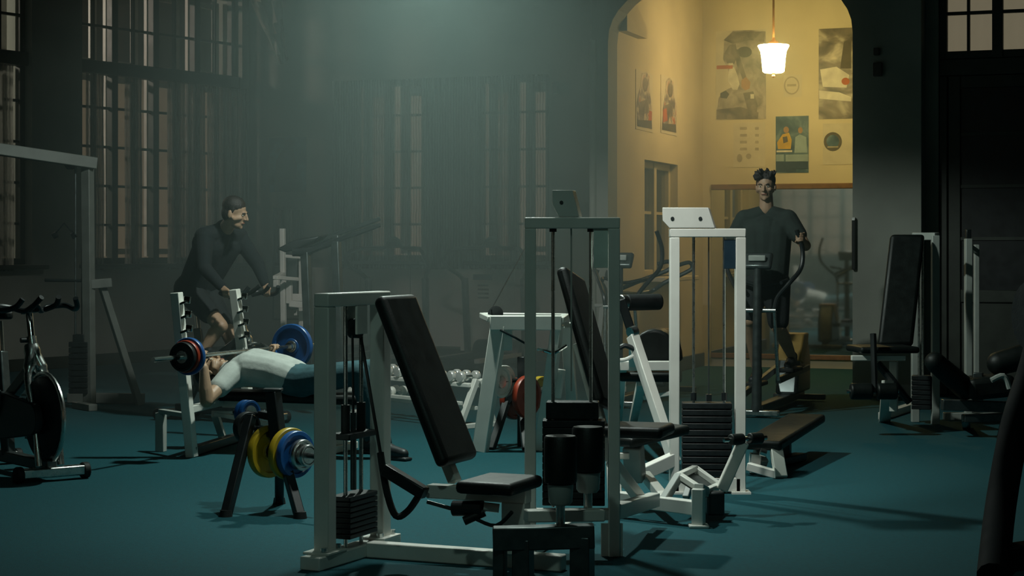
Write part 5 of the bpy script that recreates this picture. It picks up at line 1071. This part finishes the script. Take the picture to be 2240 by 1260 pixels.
# --- the man on the bench
r = thing('person', 'man in a grey t-shirt lying on the bench pressing the barbell', 'person', mb_ + bb_ * 0.4)
AX = lambda s, o=0.0, z=0.53: mb_ + bb_ * s - ub * (0.15 - o) + UP * z
un = -ub
Hn, Hf = bar_pt(0.575), bar_pt(1.50)
caps, balls = [], []
hw, hA = head(caps, balls, AX(0.0, 0, 0.548), (UP + bb_ * 0.12), -bb_ + UP * 0.18, AX(0.17, 0, 0.53))
shn, shf = AX(0.26, -0.185, 0.55), AX(0.26, 0.185, 0.55)
eln, elf = V((-2.045, 12.235, 0.385)), V((-1.735, 13.17, 0.43))
for sh_, el_, h_, fl in ((shn, eln, Hn, 1), (shf, elf, Hf, 1)):
    wr_ = h_ + (el_ - h_).normalized() * 0.085
    caps += [(sh_, el_, 0.060, 0.045), (el_, el_ + (wr_ - el_) * 0.35, 0.046, 0.045), (el_ + (wr_ - el_) * 0.35, wr_, 0.045, 0.029)]
    grip_hand(caps, wr_, h_, BD, 0.014, fl)
caps += [(AX(0.30, -0.08), AX(0.58, -0.06), 0.085, 0.085), (AX(0.30, 0.08), AX(0.58, 0.06), 0.085, 0.085), (AX(0.66, -0.06, 0.50), AX(0.74, 0.06, 0.50), 0.09, 0.09)]
kn_n, kn_f = AX(1.19, -0.15, 0.57), AX(1.17, 0.15, 0.57)
an_n = G(838, 1003) + UP * 0.09; an_f = V((kn_f.x - 0.02, kn_f.y, 0.09))
caps += [(AX(0.74, -0.085, 0.50), kn_n, 0.085, 0.058), (AX(0.74, 0.085, 0.50), kn_f, 0.085, 0.058), (kn_n, an_n, 0.056, 0.04), (kn_f, an_f, 0.056, 0.04)]
flesh('body', M['skin'], r, caps, 0.0055, 3, balls)
face_features(r, hw, hA); hair_cap(r, hw, hA)
sc_ = [c_ for s in (-1, 1) for c_ in ((AX(0.22, 0.12 * s, 0.535), AX(0.34, 0.10 * s, 0.575), 0.10, 0.122), (AX(0.34, 0.10 * s, 0.575), AX(0.50, 0.085 * s, 0.555), 0.122, 0.115), (AX(0.50, 0.085 * s, 0.555), AX(0.60, 0.075 * s, 0.525), 0.115, 0.112))] + [(AX(0.34, 0, 0.60), AX(0.58, 0, 0.55), 0.115, 0.11)]
for sh_, el_ in ((shn, eln), (shf, elf)): sc_ += [(sh_, sh_ + (el_ - sh_) * 0.52, 0.082, 0.072)]
flesh('t_shirt', M['greytee'], r, sc_, 0.008, 5)
tr = [c_ for s, k_ in ((-1, kn_n), (1, kn_f)) for c_ in ((AX(0.64, 0.065 * s, 0.50), AX(0.74, 0.085 * s, 0.495), 0.105, 0.108), (AX(0.74, 0.085 * s, 0.50), k_, 0.106, 0.080))] + [(AX(0.64, -0.05, 0.51), AX(0.66, 0.05, 0.51), 0.105, 0.105), (kn_n, an_n + UP * 0.02, 0.080, 0.062), (kn_f, an_f + UP * 0.02, 0.080, 0.062)]
flesh('trousers', M['trousers'], r, tr, 0.008, 5)
fd = V((0.80, -0.6, 0)).normalized()
shoe(r, V((an_n.x - 0.03, an_n.y, 0.034)), V((an_n.x - 0.03, an_n.y, 0.034)) + fd * 0.25); shoe(r, V((an_f.x - 0.03, an_f.y, 0.034)), V((an_f.x - 0.03, an_f.y, 0.034)) + fd * 0.25)

# --- the man on the spin bike
r = thing('person', 'man in a black long-sleeved top and shorts leaning on the spin bike', 'person', V((CYH.x, CYH.y, 0)))
hip = CYH.copy(); hip.z = 1.08
cy = lambda f, l, z: V((hip.x, hip.y, 0)) + CYF * f + CYL * l + UP * z
chest = cy(0.30, 0, 1.52)
hc = P(514, 466, 14.66)
caps, balls = [], []
hw, hA = head(caps, balls, hc, CYF * 0.9 + V((0.35, 0.25, -0.30)), UP + CYF * 0.3, cy(0.31, 0, 1.56))
shr, shl = cy(0.26, -0.19, 1.50), cy(0.28, 0.19, 1.50)
bk = lambda x, y, z: cyb + CYF * x + CYL * y + UP * z
hr_, hl_ = bk(0.30, -0.235, 1.045), bk(0.30, 0.235, 1.045)
elr, ell = cy(0.34, -0.27, 1.25), cy(0.42, 0.27, 1.27)
for sh_, el_, h_ in ((shr, elr, hr_), (shl, ell, hl_)):
    wr_ = h_ + (el_ - h_).normalized() * 0.085
    caps += [(sh_, el_, 0.056, 0.043), (el_, wr_, 0.044, 0.029)]; grip_hand(caps, wr_, h_, CYF, 0.017)
knr, knl = cy(0.36, -0.10, 0.78), cy(0.30, 0.10, 0.64)
anr, anl = bk(-0.08 + 0.06, -0.17, 0.60), bk(-0.14, 0.17, 0.28)
caps += [(cy(0.02, -0.05, 1.10), cy(0.20, -0.07, 1.38), 0.09, 0.085), (cy(0.02, 0.05, 1.10), cy(0.20, 0.07, 1.38), 0.09, 0.085),
         (cy(0.0, -0.09, 1.06), knr, 0.085, 0.058), (cy(0.0, 0.09, 1.06), knl, 0.085, 0.058), (knr, knr + (anr - knr) * 0.35 - CYF * 0.015, 0.056, 0.058), (knr + (anr - knr) * 0.35 - CYF * 0.015, anr, 0.058, 0.036), (knl, knl + (anl - knl) * 0.35 - CYF * 0.015, 0.056, 0.058), (knl + (anl - knl) * 0.35 - CYF * 0.015, anl, 0.058, 0.036)]
flesh('body', M['skin'], r, caps, 0.006, 3, balls)
face_features(r, hw, hA); hair_cap(r, hw, hA)
sc_ = [(cy(0.0, -0.05, 1.10), cy(0.22, -0.10, 1.42), 0.125, 0.125), (cy(0.0, 0.05, 1.10), cy(0.22, 0.10, 1.42), 0.125, 0.125), (cy(0.22, -0.10, 1.42), shr, 0.115, 0.08), (cy(0.22, 0.10, 1.42), shl, 0.115, 0.08), (cy(0.24, -0.03, 1.47), cy(0.295, 0, 1.565), 0.11, 0.078), (cy(0.28, -0.03, 1.54), shr, 0.075, 0.078), (cy(0.28, 0.03, 1.54), shl, 0.075, 0.078), (cy(0.2, -0.1, 1.44), cy(0.2, 0.1, 1.44), 0.12, 0.12)]
for sh_, el_, h_ in ((shr, elr, hr_), (shl, ell, hl_)):
    wr_ = h_ + (el_ - h_).normalized() * 0.095; sc_ += [(sh_, el_, 0.075, 0.058), (el_, wr_, 0.058, 0.042)]
flesh('long_sleeved_top', M['navytee'], r, sc_, 0.008, 5)
flesh('shorts', M['shorts'], r, [(cy(-0.02, -0.06, 1.07), cy(-0.02, 0.06, 1.07), 0.14, 0.14), (cy(0.0, -0.09, 1.05), cy(0.0, -0.09, 1.05) + (knr - cy(0, -0.09, 1.05)) * 0.62, 0.115, 0.088), (cy(0.0, 0.09, 1.05), cy(0.0, 0.09, 1.05) + (knl - cy(0, 0.09, 1.05)) * 0.62, 0.115, 0.088)], 0.008, 4)
shoe(r, anr - UP * 0.06 - CYF * 0.04, anr - UP * 0.07 + CYF * 0.20); shoe(r, anl - UP * 0.06 - CYF * 0.04, anl - UP * 0.07 + CYF * 0.20)

# --- the man on the elliptical trainer in the archway
r = thing('person', 'man in a dark t-shirt with spiky hair striding on the elliptical trainer under the lamp', 'person', el_loc)
EL = V((-EF.y, EF.x, 0))
el = lambda f, l, z: el_loc + EF * f + EL * l + UP * z
HY_ = 15.55
hc = P(1675, 408, HY_); cx = V((hc.x, hc.y, 0))
pm = lambda f, l, z: cx + EF * f + EL * l + UP * z
caps, balls = [], []
hw, hA = head(caps, balls, hc, EF + V((0.05, 0, -0.08)), UP, pm(-0.03, 0, 1.74))
shr, shl = pm(-0.02, -0.185, 1.655), pm(-0.02, 0.185, 1.655)
hl_ = el(0.565, 0.318, 1.50); hr_ = el(0.40, -0.335, 1.36)
ell, elr = pm(0.03, 0.345, 1.43), pm(0.0, -0.33, 1.40)
for sh_, el_, h_ in ((shr, elr, hr_), (shl, ell, hl_)):
    wr_ = h_ + (el_ - h_).normalized() * 0.085
    caps += [(sh_, el_, 0.062, 0.047), (el_, wr_, 0.048, 0.031)]; grip_hand(caps, wr_, h_, UP, 0.020, -1 if h_ is hl_ else 1)
knr, knl = pm(0.10, -0.12, 0.80), pm(0.05, 0.12, 0.74)
anr, anl = el(0.12 + 0.08 - 0.04, -0.135, 0.35), el(0.12 - 0.10 - 0.04, 0.135, 0.47)
caps += [(pm(-0.03, -0.06, 1.18), pm(-0.04, -0.08, 1.52), 0.09, 0.09), (pm(-0.03, 0.06, 1.18), pm(-0.04, 0.08, 1.52), 0.09, 0.09), (pm(-0.02, -0.09, 1.15), knr, 0.092, 0.062), (pm(-0.02, 0.09, 1.15), knl, 0.092, 0.062)]
for k_, a_ in ((knr, anr), (knl, anl)): caps += [(k_, k_ + (a_ - k_) * 0.35 - EF * 0.015, 0.058, 0.06), (k_ + (a_ - k_) * 0.35 - EF * 0.015, a_, 0.06, 0.038)]
flesh('body', M['skin'], r, caps, 0.006, 3, balls)
face_features(r, hw, hA); hair_cap(r, hw, hA, True)
sc_ = [(pm(-0.03, s * 0.06, 1.14), pm(-0.03, s * 0.085, 1.54), 0.125, 0.135) for s in (-1, 1)] + [(pm(-0.03, 0, 1.2), pm(-0.02, 0, 1.56), 0.13, 0.135)] + [(pm(-0.035, s * 0.05, 1.70), s_, 0.070, 0.078) for s, s_ in ((-1, shr), (1, shl))] + [(pm(-0.03, s * 0.08, 1.54), s_ - UP * 0.03, 0.12, 0.085) for s, s_ in ((-1, shr), (1, shl))]
for sh_, el_ in ((shr, elr), (shl, ell)): sc_.append((sh_, sh_ + (el_ - sh_) * 0.6, 0.085, 0.075))
flesh('t_shirt', M['darktee'], r, sc_, 0.008, 5)
flesh('shorts', M['shorts'], r, [(pm(-0.02, -0.07, 1.10), pm(-0.02, 0.07, 1.10), 0.14, 0.14)] + [(pm(-0.02, s * 0.09, 1.10), pm(-0.02, s * 0.09, 1.10) + (k_ - pm(-0.02, s * 0.09, 1.10)) * 0.85, 0.12, 0.092) for s, k_ in ((-1, knr), (1, knl))], 0.008, 4)
for a_ in (anr, anl): shoe(r, a_ - UP * 0.075 - EF * 0.04, a_ - UP * 0.08 + EF * 0.21)
# ---------------------------------------------------------------- haze hanging in the hall
HC = V((-0.8, 18.1, 2.1)); HR = V((4.8, 6.5, 5.3))
m = MB(); m.ball((0, 0, 0), 1.0, (1, 1, 1), u=32, v=20)
hz = m.build('haze', bpy.data.materials.new('haze'), smooth=0)
hz.location = HC; hz.scale = HR
for v_ in hz.data.vertices: v_.co.z += -1.0 if False else 0.0
me_ = hz.data; zc_ = sum(v_.co.z for v_ in me_.vertices) / len(me_.vertices)
for v_ in me_.vertices: v_.co.z -= zc_
mt = hz.data.materials[0]; mt.use_nodes = True; nt = mt.node_tree; nt.nodes.clear(); L_ = nt.links.new
o_ = nt.nodes.new('ShaderNodeOutputMaterial'); vs_ = nt.nodes.new('ShaderNodeVolumeScatter')
tc_ = nt.nodes.new('ShaderNodeTexCoord'); ln_ = nt.nodes.new('ShaderNodeVectorMath'); ln_.operation = 'LENGTH'
mr_ = nt.nodes.new('ShaderNodeMapRange'); mr_.interpolation_type = 'SMOOTHSTEP'
mr_.inputs['From Min'].default_value = 0.45; mr_.inputs['From Max'].default_value = 1.0; mr_.inputs['To Min'].default_value = 0.10; mr_.inputs['To Max'].default_value = 0.0
L_(tc_.outputs['Object'], ln_.inputs[0]); L_(ln_.outputs['Value'], mr_.inputs['Value']); L_(mr_.outputs['Result'], vs_.inputs['Density'])
vs_.inputs['Color'].default_value = (0.66, 0.90, 0.86, 1); vs_.inputs['Anisotropy'].default_value = 0.2
L_(vs_.outputs[0], o_.inputs['Volume'])
tag(hz, 'thin grey-green haze hanging at the back of the hall under the lamp', 'haze', kind='stuff')
